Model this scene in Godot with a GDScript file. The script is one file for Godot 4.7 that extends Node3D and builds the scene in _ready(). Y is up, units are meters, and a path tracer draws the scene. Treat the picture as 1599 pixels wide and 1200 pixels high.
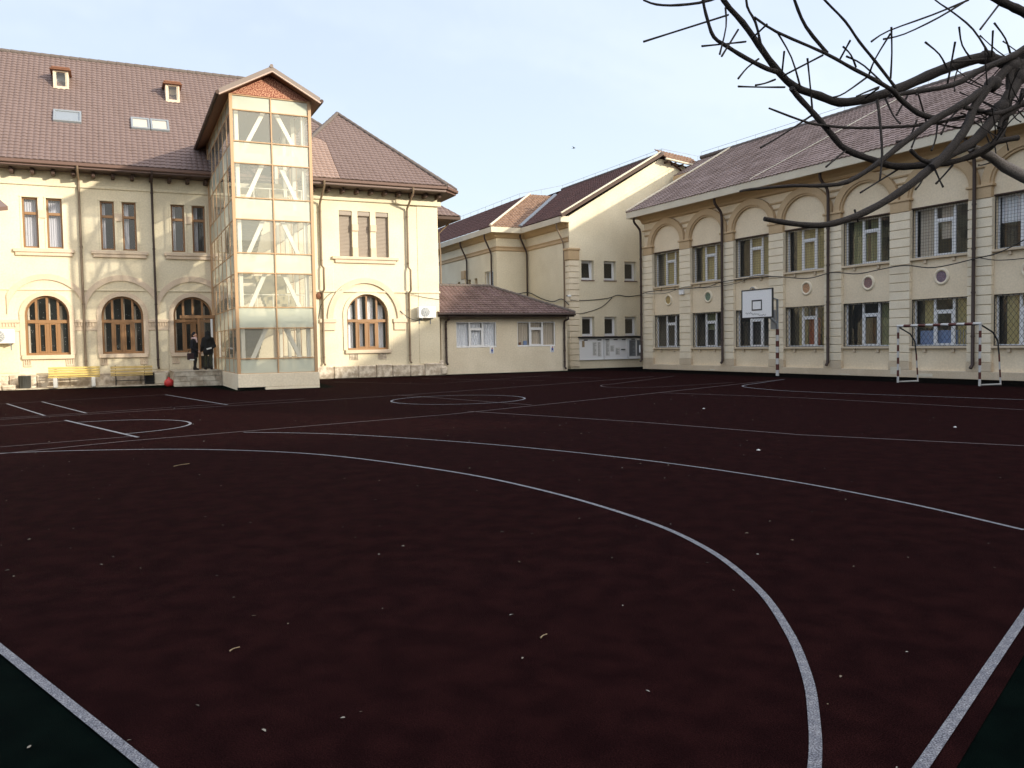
extends Node3D
# School yard: origin on the ground under the camera, x along the left facade, z towards the viewer.

var M := {}
var used := {}

# ---------- materials ----------
func lin(r: float, g: float, b: float, a := 1.0) -> Color:
	var c := Color(r, g, b).linear_to_srgb()
	c.a = a
	return c

func noise_tex(sd: int, freq: float, lo: Color, hi: Color, octaves := 5, kind := FastNoiseLite.TYPE_SIMPLEX_SMOOTH, size := 512, contrast := 0.0) -> NoiseTexture2D:
	var n := FastNoiseLite.new()
	n.seed = sd
	n.noise_type = kind
	n.frequency = freq
	n.fractal_octaves = octaves
	var t := NoiseTexture2D.new()
	t.width = size
	t.height = size
	t.seamless = true
	t.noise = n
	var g := Gradient.new()
	g.offsets = PackedFloat32Array([contrast, 1.0 - contrast])
	g.colors = PackedColorArray([lo, hi])
	t.color_ramp = g
	return t

func mat(key: String, c: Color, rough := 0.85, tex: Texture2D = null, period := 1.0, coarse: Texture2D = null, coarse_period := 6.0, bump: Texture2D = null, bump_cm := 0.5) -> StandardMaterial3D:
	var m := StandardMaterial3D.new()
	m.resource_name = key
	m.albedo_color = c
	m.roughness = rough
	if tex or bump:
		m.uv1_triplanar = true
		m.uv1_world_triplanar = true
		m.uv1_scale = Vector3.ONE / period
	if tex:
		m.albedo_texture = tex
	if coarse:
		m.detail_enabled = true
		m.detail_blend_mode = BaseMaterial3D.BLEND_MODE_MUL
		m.detail_albedo = coarse
		m.detail_uv_layer = BaseMaterial3D.DETAIL_UV_2
		m.uv2_triplanar = true
		m.uv2_world_triplanar = true
		m.uv2_scale = Vector3.ONE / coarse_period
	if bump:
		m.heightmap_enabled = true
		m.heightmap_texture = bump
		m.heightmap_scale = bump_cm
	M[key] = m
	return m

func glass(key: String, tint: Color, alpha: float) -> StandardMaterial3D:
	var m := StandardMaterial3D.new()
	m.resource_name = key
	m.transparency = BaseMaterial3D.TRANSPARENCY_ALPHA
	m.albedo_color = Color(tint.r, tint.g, tint.b, alpha)
	m.roughness = 0.02
	M[key] = m
	return m

# ---------- shapes ----------
func nst() -> SurfaceTool:
	var s := SurfaceTool.new()
	s.begin(Mesh.PRIMITIVE_TRIANGLES)
	s.set_smooth_group(-1)
	return s

func tri(s: SurfaceTool, a: Vector3, b: Vector3, c: Vector3) -> void:   # counter-clockwise seen from the front
	s.add_vertex(a)
	s.add_vertex(c)
	s.add_vertex(b)

func quad(s: SurfaceTool, a: Vector3, b: Vector3, c: Vector3, d: Vector3) -> void:
	tri(s, a, b, c)
	tri(s, a, c, d)

func bx(s: SurfaceTool, a: Vector3, b: Vector3, t := Transform3D()) -> void:
	var p := []
	for i in 8:
		p.append(t * Vector3(b.x if i & 1 else a.x, b.y if i & 2 else a.y, b.z if i & 4 else a.z))
	quad(s, p[4], p[5], p[7], p[6])
	quad(s, p[1], p[0], p[2], p[3])
	quad(s, p[5], p[1], p[3], p[7])
	quad(s, p[0], p[4], p[6], p[2])
	quad(s, p[6], p[7], p[3], p[2])
	quad(s, p[0], p[1], p[5], p[4])

# box with chamfered edges; jitter moves the front corners a little (hewn stone)
func bbx(s: SurfaceTool, a: Vector3, b: Vector3, c: float, t := Transform3D(), rng: RandomNumberGenerator = null, jit := 0.0) -> void:
	var p := {}
	for i in 8:
		var sg := Vector3(1 if i & 1 else -1, 1 if i & 2 else -1, 1 if i & 4 else -1)
		var k := Vector3(b.x if i & 1 else a.x, b.y if i & 2 else a.y, b.z if i & 4 else a.z)
		if rng and (i & 4):
			k += Vector3(rng.randf_range(-jit, jit) * 0.3, rng.randf_range(-jit, jit) * 0.3, rng.randf_range(-jit, jit))
		for ax in 3:
			var q := k
			for o in 3:
				if o != ax:
					q[o] -= sg[o] * c
			p[Vector2i(i, ax)] = t * q
	var F := [[0, 4, 6, 2, 0], [1, 3, 7, 5, 0], [0, 1, 5, 4, 1], [2, 6, 7, 3, 1], [0, 2, 3, 1, 2], [4, 5, 7, 6, 2]]
	for f in F:
		quad(s, p[Vector2i(f[0], f[4])], p[Vector2i(f[1], f[4])], p[Vector2i(f[2], f[4])], p[Vector2i(f[3], f[4])])
	for ax in 3:
		var u := (ax + 1) % 3
		var v := (ax + 2) % 3
		for su in 2:
			for sv in 2:
				var i0 := (su << u) | (sv << v)
				var i1 := i0 | (1 << ax)
				var q := [p[Vector2i(i0, u)], p[Vector2i(i1, u)], p[Vector2i(i1, v)], p[Vector2i(i0, v)]]
				if su != sv:
					quad(s, q[0], q[1], q[2], q[3])
				else:
					quad(s, q[3], q[2], q[1], q[0])
	for i in 8:
		var odd := ((i & 1) + ((i >> 1) & 1) + ((i >> 2) & 1)) % 2
		if odd == 1:
			tri(s, p[Vector2i(i, 0)], p[Vector2i(i, 1)], p[Vector2i(i, 2)])
		else:
			tri(s, p[Vector2i(i, 0)], p[Vector2i(i, 2)], p[Vector2i(i, 1)])

func tube(s: SurfaceTool, pts: Array, radii: Array, sides := 6, caps := true) -> void:
	s.set_smooth_group(1)
	var rings := []
	var n := pts.size()
	var prev := Vector3.ZERO
	for i in n:
		var d: Vector3 = (pts[mini(i + 1, n - 1)] - pts[maxi(i - 1, 0)]).normalized()
		var x: Vector3
		if prev == Vector3.ZERO:
			x = d.cross(Vector3.UP if absf(d.y) < 0.9 else Vector3.RIGHT).normalized()
		else:
			x = (prev - d * prev.dot(d)).normalized()
		prev = x
		var y := d.cross(x)
		var ring := []
		for k in sides:
			var a := TAU * k / sides
			ring.append(pts[i] + (x * cos(a) + y * sin(a)) * radii[mini(i, radii.size() - 1)])
		rings.append(ring)
	for i in n - 1:
		for k in sides:
			var j := (k + 1) % sides
			quad(s, rings[i][k], rings[i][j], rings[i + 1][j], rings[i + 1][k])
	s.set_smooth_group(-1)
	if caps:
		for k in range(1, sides - 1):
			tri(s, rings[0][0], rings[0][k + 1], rings[0][k])
			tri(s, rings[n - 1][0], rings[n - 1][k], rings[n - 1][k + 1])

func smooth_path(pts: Array, step := 4) -> Array:
	var o := []
	var n := pts.size()
	for i in n - 1:
		var a = pts[maxi(i - 1, 0)]
		var b = pts[i]
		var c = pts[i + 1]
		var d = pts[mini(i + 2, n - 1)]
		for k in step:
			o.append(b.cubic_interpolate(c, a, d, float(k) / step))
	o.append(pts[n - 1])
	return o

# surface of revolution about y
func lathe(s: SurfaceTool, prof: Array, sides := 16, at := Vector3.ZERO, t := Basis()) -> void:
	s.set_smooth_group(2)
	for i in prof.size() - 1:
		for k in sides:
			var a0 := TAU * k / sides
			var a1 := TAU * (k + 1) / sides
			var p: Vector2 = prof[i]
			var q: Vector2 = prof[i + 1]
			quad(s, at + t * Vector3(p.x * cos(a1), p.y, p.x * sin(a1)), at + t * Vector3(p.x * cos(a0), p.y, p.x * sin(a0)), at + t * Vector3(q.x * cos(a0), q.y, q.x * sin(a0)), at + t * Vector3(q.x * cos(a1), q.y, q.x * sin(a1)))
	s.set_smooth_group(-1)

# ---------- nodes ----------
func mk(called: String, s: SurfaceTool, m: Material, parent: Node = null, at := Transform3D()) -> MeshInstance3D:
	s.generate_normals()
	var o := MeshInstance3D.new()
	o.mesh = s.commit()
	return put(called, o, m, parent, at)

func put(called: String, o: MeshInstance3D, m: Material, parent: Node = null, at := Transform3D()) -> MeshInstance3D:
	o.name = called
	o.material_override = null
	if m:
		o.mesh.surface_set_material(0, m)
	o.transform = at
	(parent if parent else self).add_child(o, true)
	if parent == null:
		number(o, called)
	return o

func again(called: String, mesh: Mesh, parent: Node, at: Transform3D, m: Material = null) -> MeshInstance3D:
	var o := MeshInstance3D.new()
	o.name = called
	o.mesh = mesh
	if m:
		o.set_surface_override_material(0, m)
	o.transform = at
	parent.add_child(o, true)
	return o

func number(o: Node, called: String) -> void:
	if used.has(called):
		o.name = "%s_%03d" % [called, used[called]]
		used[called] += 1
	else:
		o.name = called
		used[called] = 1

func node(called: String, parent: Node = null, at := Transform3D()) -> Node3D:
	var o := Node3D.new()
	o.name = called
	o.transform = at
	(parent if parent else self).add_child(o, true)
	if parent == null:
		number(o, called)
	return o

func thing(called: String, label: String, category: String, at := Transform3D(), group := "") -> Node3D:
	var o := node(called, null, at)
	tag(o, label, category, group)
	return o

func tag(o: Node, label: String, category: String, group := "") -> void:
	o.set_meta("label", label)
	o.set_meta("category", category)
	if group:
		o.set_meta("group", group)

func structure(o: Node, label: String) -> void:
	o.set_meta("kind", "structure")
	if label:
		o.set_meta("label", label)

func stuff(o: Node) -> void:
	o.set_meta("kind", "stuff")

func shift(x: float, y: float, z: float) -> Transform3D:
	return Transform3D(Basis(), Vector3(x, y, z))

# ---------- building pieces (local frame: x along the wall, y up, z outwards) ----------
func top_of(op: Array, x: float) -> float:
	if op[4] <= 0.0:
		return op[3]
	var w: float = (op[1] - op[0]) / 2.0
	var u: float = clampf((x - (op[0] + op[1]) / 2.0) / w, -1.0, 1.0)
	return op[3] - op[4] + op[4] * sqrt(maxf(0.0, 1.0 - u * u))

func line_y(tops: Array, x: float) -> float:
	for i in tops.size() - 1:
		if x <= tops[i + 1].x + 1e-6:
			return lerpf(tops[i].y, tops[i + 1].y, (x - tops[i].x) / (tops[i + 1].x - tops[i].x))
	return tops[-1].y

# wall with openings [x0, x1, y0, y1, arch rise], thickness t behind z
func wall_panel(s: SurfaceTool, x0: float, x1: float, y0: float, tops: Array, z: float, t: float, ops: Array) -> void:
	var xs := [x0, x1]
	for p in tops:
		xs.append(p.x)
	for op in ops:
		if op[4] > 0.0:
			for k in 17:
				xs.append((op[0] + op[1]) / 2.0 - (op[1] - op[0]) / 2.0 * cos(PI * k / 16.0))
		else:
			xs.append(op[0])
			xs.append(op[1])
	xs.sort()
	for i in xs.size() - 1:
		var a: float = xs[i]
		var b: float = xs[i + 1]
		if b - a < 1e-4 or a < x0 - 1e-4 or b > x1 + 1e-4:
			continue
		var here := []
		for op in ops:
			if op[0] <= a + 1e-4 and op[1] >= b - 1e-4:
				here.append(op)
		here.sort_custom(func(p, q): return p[2] < q[2])
		var ca := y0
		var cb := y0
		for op in here:
			strip(s, a, b, ca, cb, op[2], op[2], z, t)
			quad(s, Vector3(a, op[2], z), Vector3(b, op[2], z), Vector3(b, op[2], z - t), Vector3(a, op[2], z - t))
			ca = top_of(op, a)
			cb = top_of(op, b)
			quad(s, Vector3(a, ca, z - t), Vector3(b, cb, z - t), Vector3(b, cb, z), Vector3(a, ca, z))
		strip(s, a, b, ca, cb, line_y(tops, a), line_y(tops, b), z, t)
		quad(s, Vector3(a, line_y(tops, a), z), Vector3(b, line_y(tops, b), z), Vector3(b, line_y(tops, b), z - t), Vector3(a, line_y(tops, a), z - t))
	for op in ops:
		var yt: float = op[3] - op[4]
		quad(s, Vector3(op[0], op[2], z), Vector3(op[0], op[2], z - t), Vector3(op[0], yt, z - t), Vector3(op[0], yt, z))
		quad(s, Vector3(op[1], op[2], z - t), Vector3(op[1], op[2], z), Vector3(op[1], yt, z), Vector3(op[1], yt, z - t))
	quad(s, Vector3(x0, y0, z - t), Vector3(x0, y0, z), Vector3(x0, tops[0].y, z), Vector3(x0, tops[0].y, z - t))
	quad(s, Vector3(x1, y0, z), Vector3(x1, y0, z - t), Vector3(x1, tops[-1].y, z - t), Vector3(x1, tops[-1].y, z))

func strip(s: SurfaceTool, a: float, b: float, ya: float, yb: float, ta: float, tb: float, z: float, t: float) -> void:
	if ta - ya < 1e-4 and tb - yb < 1e-4:
		return
	quad(s, Vector3(a, ya, z), Vector3(b, yb, z), Vector3(b, tb, z), Vector3(a, ta, z))
	quad(s, Vector3(b, yb, z - t), Vector3(a, ya, z - t), Vector3(a, ta, z - t), Vector3(b, tb, z - t))

func flat(x0: float, x1: float, y: float) -> Array:
	return [Vector2(x0, y), Vector2(x1, y)]

# arch band between two half ellipses; clip keeps |x - cx| below a limit
func arch_band(s: SurfaceTool, cx: float, cy: float, rix: float, riy: float, rox: float, roy: float, z0: float, z1: float, clip := 99.0, n := 24, a0 := 0.0, a1 := PI) -> void:
	var pi := []
	var po := []
	for k in n + 1:
		var a := lerpf(a0, a1, float(k) / n)
		pi.append(Vector2(cx + clampf(rix * cos(a), -clip, clip), cy + riy * sin(a)))
		po.append(Vector2(cx + clampf(rox * cos(a), -clip, clip), cy + roy * sin(a)))
	for k in n:
		var i0 := Vector3(pi[k].x, pi[k].y, 0)
		var i1 := Vector3(pi[k + 1].x, pi[k + 1].y, 0)
		var o0 := Vector3(po[k].x, po[k].y, 0)
		var o1 := Vector3(po[k + 1].x, po[k + 1].y, 0)
		var f := Vector3(0, 0, z1)
		var r := Vector3(0, 0, z0)
		quad(s, i0 + f, o0 + f, o1 + f, i1 + f)
		quad(s, i1 + r, i0 + r, i0 + f, i1 + f)
		quad(s, o0 + r, o1 + r, o1 + f, o0 + f)
	for k in [0, n]:
		var i0 := Vector3(pi[k].x, pi[k].y, 0)
		var o0 := Vector3(po[k].x, po[k].y, 0)
		quad(s, i0 + Vector3(0, 0, z0), o0 + Vector3(0, 0, z0), o0 + Vector3(0, 0, z1), i0 + Vector3(0, 0, z1))

# pleated cloth hung in a plane facing z
func cloth(s: SurfaceTool, x0: float, x1: float, y0: float, y1: float, z: float, pleat := 0.11, amp := 0.03) -> void:
	s.set_smooth_group(3)
	var n := int(ceil((x1 - x0) / pleat)) * 4
	for k in n:
		var a := lerpf(x0, x1, float(k) / n)
		var b := lerpf(x0, x1, float(k + 1) / n)
		var za := z + amp * sin(TAU * a / pleat + 0.7 * sin(a * 5.0))
		var zb := z + amp * sin(TAU * b / pleat + 0.7 * sin(b * 5.0))
		quad(s, Vector3(a, y0, za), Vector3(b, y0, zb), Vector3(b, y1, zb), Vector3(a, y1, za))
	s.set_smooth_group(-1)

# tiled roof plane: o + u * x + v * y over a convex polygon; courses step by cv, waves of width cu
func tiles(s: SurfaceTool, o: Vector3, u: Vector3, v: Vector3, poly: Array, cu: float, cv: float, amp: float, lift: float, seg := 4) -> void:
	var nrm := u.cross(v).normalized()
	var lo := 1e9
	var hi := -1e9
	for p in poly:
		lo = minf(lo, p.y)
		hi = maxf(hi, p.y)
	var row := 0
	var y := lo
	while y < hi - 0.02:
		var ya := y + 0.0005
		var yb := minf(y + cv, hi - 0.0005)
		var ra := span(poly, ya)
		var rb := span(poly, yb)
		var k0 := int(floor(minf(ra.x, rb.x) / cu * seg))
		var k1 := int(ceil(maxf(ra.y, rb.y) / cu * seg))
		for k in range(k0, k1):
			var xa := k * cu / seg
			var xb := (k + 1) * cu / seg
			var a0 := clampf(xa, ra.x, ra.y)
			var a1 := clampf(xb, ra.x, ra.y)
			var b0 := clampf(xa, rb.x, rb.y)
			var b1 := clampf(xb, rb.x, rb.y)
			if a1 - a0 < 1e-4 and b1 - b0 < 1e-4:
				continue
			var wob := 0.012 * sin(float(row * 37 + k / seg * 17))
			var h0 := amp * absf(sin(PI * xa / cu)) + wob * 0.5
			var h1 := amp * absf(sin(PI * xb / cu)) + wob * 0.5
			var p0 := o + u * a0 + v * ya + nrm * (h0 + lift)
			var p1 := o + u * a1 + v * ya + nrm * (h1 + lift)
			var q0 := o + u * b0 + v * yb + nrm * h0
			var q1 := o + u * b1 + v * yb + nrm * h1
			quad(s, p0, p1, q1, q0)
			if a1 - a0 > 1e-4:
				quad(s, p0 - nrm * (lift + 0.02), p1 - nrm * (lift + 0.02), p1, p0)
		y += cv
		row += 1

func span(poly: Array, y: float) -> Vector2:
	var lo := 1e9
	var hi := -1e9
	for i in poly.size():
		var a: Vector2 = poly[i]
		var b: Vector2 = poly[(i + 1) % poly.size()]
		if (a.y - y) * (b.y - y) <= 0.0 and absf(a.y - b.y) > 1e-6:
			var x := lerpf(a.x, b.x, (y - a.y) / (b.y - a.y))
			lo = minf(lo, x)
			hi = maxf(hi, x)
	return Vector2(lo, hi)

# roof plane whose polygon is given in plan: x along the eave, d horizontally inwards
func roof_plane(called: String, parent: Node, m: Material, eave: Vector3, along: Vector3, inward: Vector3, slope: float, plan: Array, cu: float, cv: float, amp := 0.035, lift := 0.025, seg := 4) -> MeshInstance3D:
	var k := sqrt(1.0 + slope * slope)
	var v := (inward + Vector3.UP * slope).normalized()
	var poly := []
	for p in plan:
		poly.append(Vector2(p.x, p.y * k))
	var s := nst()
	tiles(s, eave, along, v, poly, cu, cv, amp, lift, seg)
	var o := mk(called, s, m, parent)
	stuff(o)
	return o

func ridge(called: String, parent: Node, m: Material, a: Vector3, b: Vector3, r := 0.11) -> void:
	var s := nst()
	var n := maxi(2, int((b - a).length() / 0.42))
	for i in n:
		var p := a.lerp(b, float(i) / n)
		var q := a.lerp(b, (i + 1.08) / n)
		tube(s, [p, q], [r * 1.1, r * 0.94], 8, true)
	stuff(mk(called, s, m, parent))

func path_tube(called: String, parent: Node, m: Material, pts: Array, r: float, sides := 6) -> MeshInstance3D:
	var s := nst()
	tube(s, pts, [r], sides)
	return mk(called, s, m, parent)

# downpipe from a gutter zo in front of the wall down to y0
func downpipe(parent: Node, x: float, ytop: float, zo: float, ybend: float, y0: float, m: Material, r := 0.055, jog := false) -> void:
	var pts := [Vector3(x, ytop, zo), Vector3(x, ytop - 0.25, zo), Vector3(x, ybend + 0.12, 0.16), Vector3(x, ybend, 0.13)]
	if jog:
		pts.append_array([Vector3(x, 5.65, 0.13), Vector3(x + 0.06, 5.5, 0.3), Vector3(x + 0.06, 4.45, 0.3), Vector3(x, 4.3, 0.13)])
	pts.append_array([Vector3(x, y0 + 0.12, 0.13), Vector3(x + 0.02, y0, 0.24)])
	var s := nst()
	tube(s, pts, [r], 8)
	for k in 4:
		var y := lerpf(y0 + 0.4, ybend - 0.3, k / 3.0)
		if jog and y > 4.2 and y < 5.8:
			continue
		lathe(s, [Vector2(r + 0.012, -0.03), Vector2(r + 0.012, 0.03)], 8, Vector3(x, y, 0.13))
		bx(s, Vector3(x - 0.02, y - 0.02, 0.0), Vector3(x + 0.02, y + 0.02, 0.1))
	mk("downpipe", s, m, parent)

func pane(parent: Node, m: Material, x0: float, x1: float, y0: float, op: Array, z: float) -> void:
	var s := nst()
	var n := 6 if op[4] > 0.0 else 1
	for k in n:
		var a := lerpf(x0, x1, float(k) / n)
		var b := lerpf(x0, x1, float(k + 1) / n)
		quad(s, Vector3(a, y0, z), Vector3(b, y0, z), Vector3(b, top_of(op, b), z), Vector3(a, top_of(op, a), z))
	mk("pane", s, m, parent)

# white plastic window in thirds: middle third with a transom
func pvc_window(parent: Node, x0: float, x1: float, y0: float, y1: float, z: float, fr: Array, transom_cell: int, curtain: Material, cl: Array, gm: Material, label := "") -> Node3D:
	var w := node("window", parent)
	var s := nst()
	var f := 0.055
	bbx(s, Vector3(x0, y0, z - 0.04), Vector3(x1, y0 + f, z + 0.03), 0.006)
	bbx(s, Vector3(x0, y1 - f, z - 0.04), Vector3(x1, y1, z + 0.03), 0.006)
	bbx(s, Vector3(x0, y0 + f, z - 0.04), Vector3(x0 + f, y1 - f, z + 0.03), 0.006)
	bbx(s, Vector3(x1 - f, y0 + f, z - 0.04), Vector3(x1, y1 - f, z + 0.03), 0.006)
	var xs := [x0 + f]
	for q in fr:
		var x := lerpf(x0, x1, q)
		bbx(s, Vector3(x - 0.05, y0 + f, z - 0.04), Vector3(x + 0.05, y1 - f, z + 0.025), 0.006)
		xs.append(x - 0.05)
		xs.append(x + 0.05)
	xs.append(x1 - f)
	var yt := lerpf(y1, y0, 0.27)
	for c in xs.size() / 2:
		var a: float = xs[2 * c]
		var b: float = xs[2 * c + 1]
		if c == transom_cell:
			bbx(s, Vector3(a, yt - 0.05, z - 0.04), Vector3(b, yt + 0.05, z + 0.02), 0.006)
			bbx(s, Vector3(a, y0 + f, z - 0.03), Vector3(a + 0.05, yt - 0.05, z + 0.035), 0.006)
			bbx(s, Vector3(b - 0.05, y0 + f, z - 0.03), Vector3(b, yt - 0.05, z + 0.035), 0.006)
			bbx(s, Vector3(a + 0.05, y0 + f, z - 0.03), Vector3(b - 0.05, y0 + f + 0.05, z + 0.035), 0.006)
			bbx(s, Vector3(a + 0.05, yt - 0.1, z - 0.03), Vector3(b - 0.05, yt - 0.05, z + 0.035), 0.006)
			pane(w, gm, a + 0.05, b - 0.05, y0 + f + 0.05, [a, b, y0, yt - 0.1, 0.0], z)
			pane(w, gm, a, b, yt + 0.05, [a, b, yt, y1 - f, 0.0], z)
		else:
			pane(w, gm, a, b, y0 + f, [a, b, y0, y1 - f, 0.0], z)
	mk("frame", s, M.pvc, w)
	for c in cl:
		var s2 := nst()
		cloth(s2, lerpf(x0, x1, c[0]), lerpf(x0, x1, c[1]), lerpf(y0, y1, c[2]), y1, z - 0.16)
		mk("curtain", s2, curtain, w)  # cloth, also used for the painted reflections in the arcade windows
	if label:
		w.set_meta("label", label)
	return w

func _ready() -> void:
	# camera, sky, sun, exposure
	var cam := Camera3D.new()
	cam.name = "camera"
	cam.transform = Transform3D(Basis(Vector3(0.9034, -0.016779, 0.428471), Vector3(0.036019, 0.998672, -0.036835), Vector3(-0.427284, 0.04871, 0.902804)).orthonormalized(), Vector3(0, 1.62, 0))
	cam.fov = 49.55
	cam.far = 900.0
	cam.near = 0.05
	add_child(cam)
	cam.current = true
	var we := WorldEnvironment.new()
	we.name = "environment"
	var env := Environment.new()
	env.background_mode = Environment.BG_SKY
	env.tonemap_mode = Environment.TONE_MAPPER_LINEAR
	env.tonemap_exposure = EXPOSURE
	env.sdfgi_enabled = true
	env.ssao_enabled = true
	env.ssil_enabled = true
	env.sky = Sky.new()
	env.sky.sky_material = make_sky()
	we.environment = env
	add_child(we)
	var sun := DirectionalLight3D.new()
	sun.name = "sun"
	sun.light_color = Color(1.0, 0.96, 0.87)
	sun.light_energy = SUN
	sun.light_angular_distance = 0.8
	sun.shadow_enabled = true
	sun.basis = Basis.looking_at(-Vector3(0.68, 0.35, 1.0).normalized(), Vector3.UP)
	add_child(sun)

	make_materials()
	build_ground()
	build_main_school()
	build_tower()
	build_annex()
	build_hall()
	build_arcade()
	build_rear_school()
	build_low_wing()
	build_porch()
	build_yard_things()
	build_people()
	build_tree()
	build_litter()

const EXPOSURE := 1.66
const SUN := 0.95

func make_sky() -> PanoramaSkyMaterial:
	var w := 1024
	var h := 512
	var im := Image.create(w, h, false, Image.FORMAT_RGBF)
	var n := FastNoiseLite.new()
	n.seed = 5
	n.frequency = 1.1
	n.fractal_octaves = 5
	n.domain_warp_enabled = true
	n.domain_warp_amplitude = 0.4
	n.domain_warp_frequency = 1.4
	var sd := Vector3(0.68, 0.35, 1.0).normalized()
	for y in h:
		var up := PI / 2.0 - PI * (y + 0.5) / h
		for x in w:
			var a := TAU * (x + 0.5) / w
			var d := Vector3(cos(up) * sin(a), sin(up), -cos(up) * cos(a))
			var t := clampf(d.y, 0.0, 1.0)
			# pale at the horizon, blue overhead
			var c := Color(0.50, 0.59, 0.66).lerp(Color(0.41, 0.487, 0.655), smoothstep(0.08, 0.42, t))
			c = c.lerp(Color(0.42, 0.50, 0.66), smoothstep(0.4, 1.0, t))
			var q := d / maxf(0.12, d.y + 0.22)
			var cl := n.get_noise_3d(q.x * 0.55, q.y * 0.2, q.z * 1.5)
			c = c.lerp(Color(0.52, 0.59, 0.66), clampf(cl * 0.9 + 0.12, 0.0, 0.5) * smoothstep(-0.02, 0.1, d.y))
			# haze glow round the sun, behind the viewer
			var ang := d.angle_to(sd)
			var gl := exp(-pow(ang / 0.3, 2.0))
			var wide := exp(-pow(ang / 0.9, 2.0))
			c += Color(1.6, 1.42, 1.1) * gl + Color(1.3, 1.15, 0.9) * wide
			if d.y < 0.0:
				c = c.lerp(Color(0.25, 0.24, 0.22), smoothstep(0.0, 0.06, -d.y))
			im.set_pixel(x, y, c)
	var m := PanoramaSkyMaterial.new()
	m.panorama = ImageTexture.create_from_image(im)
	return m

func make_materials() -> void:
	var g := Color(0.8, 0.8, 0.8)
	var fine := noise_tex(1, 0.03, Color(0.92, 0.92, 0.915), Color.WHITE, 5)
	var patch := noise_tex(2, 0.006, Color(0.965, 0.96, 0.95), Color.WHITE, 5, FastNoiseLite.TYPE_SIMPLEX_SMOOTH, 512, 0.2)
	var grain := noise_tex(3, 0.09, Color(0.3, 0.3, 0.3), Color.WHITE, 4)
	var rough_patch := noise_tex(4, 0.01, Color(0.76, 0.73, 0.70), Color.WHITE, 6, FastNoiseLite.TYPE_SIMPLEX_SMOOTH, 512, 0.25)
	var speck := noise_tex(6, 0.22, Color(0.55, 0.55, 0.55), Color.WHITE, 3, FastNoiseLite.TYPE_SIMPLEX, 512, 0.3)
	var stone_patch := noise_tex(9, 0.012, Color(0.78, 0.75, 0.72), Color.WHITE, 6, FastNoiseLite.TYPE_SIMPLEX_SMOOTH, 512, 0.25)
	mat("cream", lin(0.83, 0.74, 0.555), 0.92, fine, 1.7, patch, 7.0, grain, 0.12)
	mat("cream_pale", lin(0.83, 0.73, 0.56), 0.92, fine, 1.7, patch, 5.0, grain, 0.12)
	mat("cream_arcade", lin(0.86, 0.72, 0.52), 0.92, fine, 1.7, patch, 5.0, grain, 0.12)
	mat("pier_cream", lin(0.87, 0.76, 0.58), 0.92, fine, 1.1, patch, 3.0, grain, 0.12)
	mat("ochre", lin(0.58, 0.42, 0.25), 0.9, fine, 1.3, patch, 4.0, grain, 0.12)
	mat("pink_trim", lin(0.74, 0.60, 0.46), 0.9, fine, 1.3, patch, 3.0, grain, 0.12)
	mat("stone", lin(0.80, 0.71, 0.59), 0.95, fine, 0.8, stone_patch, 2.2, grain, 0.7)
	mat("concrete", lin(0.66, 0.59, 0.48), 0.95, fine, 0.9, rough_patch, 3.0, grain, 0.8)
	mat("roof_left", lin(0.20, 0.14, 0.127), 0.8, fine, 0.6, patch, 5.0)
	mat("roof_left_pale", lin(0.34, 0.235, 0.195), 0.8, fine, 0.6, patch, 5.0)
	mat("roof_right", lin(0.50, 0.37, 0.335), 0.85, speck, 0.8, rough_patch, 6.0)
	mat("roof_hall", lin(0.20, 0.085, 0.068), 0.85, speck, 0.8, rough_patch, 4.0)
	mat("roof_hall_sunlit", lin(0.60, 0.38, 0.26), 0.85, speck, 0.7, rough_patch, 1.6)  # hall tiles with the sunlight painted in as a paler tan
	mat("roof_annex", lin(0.33, 0.215, 0.20), 0.85, speck, 0.8, rough_patch, 5.0)
	mat("ridge_grey", lin(0.2, 0.16, 0.14), 0.8, speck, 0.5)
	mat("sheet_brown", lin(0.20, 0.15, 0.125), 0.45, fine, 1.0)
	mat("gutter", lin(0.17, 0.10, 0.08), 0.5, fine, 0.7)
	mat("pipe_brown", lin(0.045, 0.025, 0.019), 0.6, fine, 0.7)
	mat("pipe_light", lin(0.20, 0.14, 0.09), 0.5, fine, 0.7)
	mat("wood_dark", lin(0.075, 0.042, 0.03), 0.75, fine, 0.6)
	mat("wood_red", lin(0.19, 0.075, 0.035), 0.7, fine, 0.5)
	mat("frame_wood", lin(0.30, 0.16, 0.07), 0.45, fine, 0.4)
	mat("tower_frame", lin(0.52, 0.32, 0.17), 0.4, fine, 0.5)
	mat("gable_speckle", lin(1, 1, 1), 0.9, noise_tex(12, 0.06, lin(0.21, 0.06, 0.04), lin(0.55, 0.30, 0.19), 4, FastNoiseLite.TYPE_SIMPLEX, 512, 0.36), 2.2)
	mat("fascia", lin(0.70, 0.63, 0.50), 0.7, fine, 1.0, patch, 4.0)
	mat("pvc", lin(0.82, 0.82, 0.82), 0.35)
	mat("steel_white", lin(0.74, 0.70, 0.57), 0.45)
	mat("shutter", lin(0.30, 0.245, 0.20), 0.5)
	mat("iron", lin(0.02, 0.02, 0.022), 0.6)
	mat("black", lin(0.012, 0.012, 0.013), 0.7)
	mat("cable", lin(0.018, 0.016, 0.015), 0.6)
	mat("zinc", lin(0.22, 0.24, 0.26), 0.4)
	mat("wire", lin(0.25, 0.25, 0.25), 0.4)
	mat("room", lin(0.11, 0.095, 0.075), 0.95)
	mat("stair", lin(0.62, 0.58, 0.46), 0.9, fine, 1.0)
	mat("stair_olive", lin(0.42, 0.36, 0.22), 0.9, fine, 1.0)
	mat("curtain_white", lin(0.72, 0.74, 0.78), 0.95)
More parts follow.
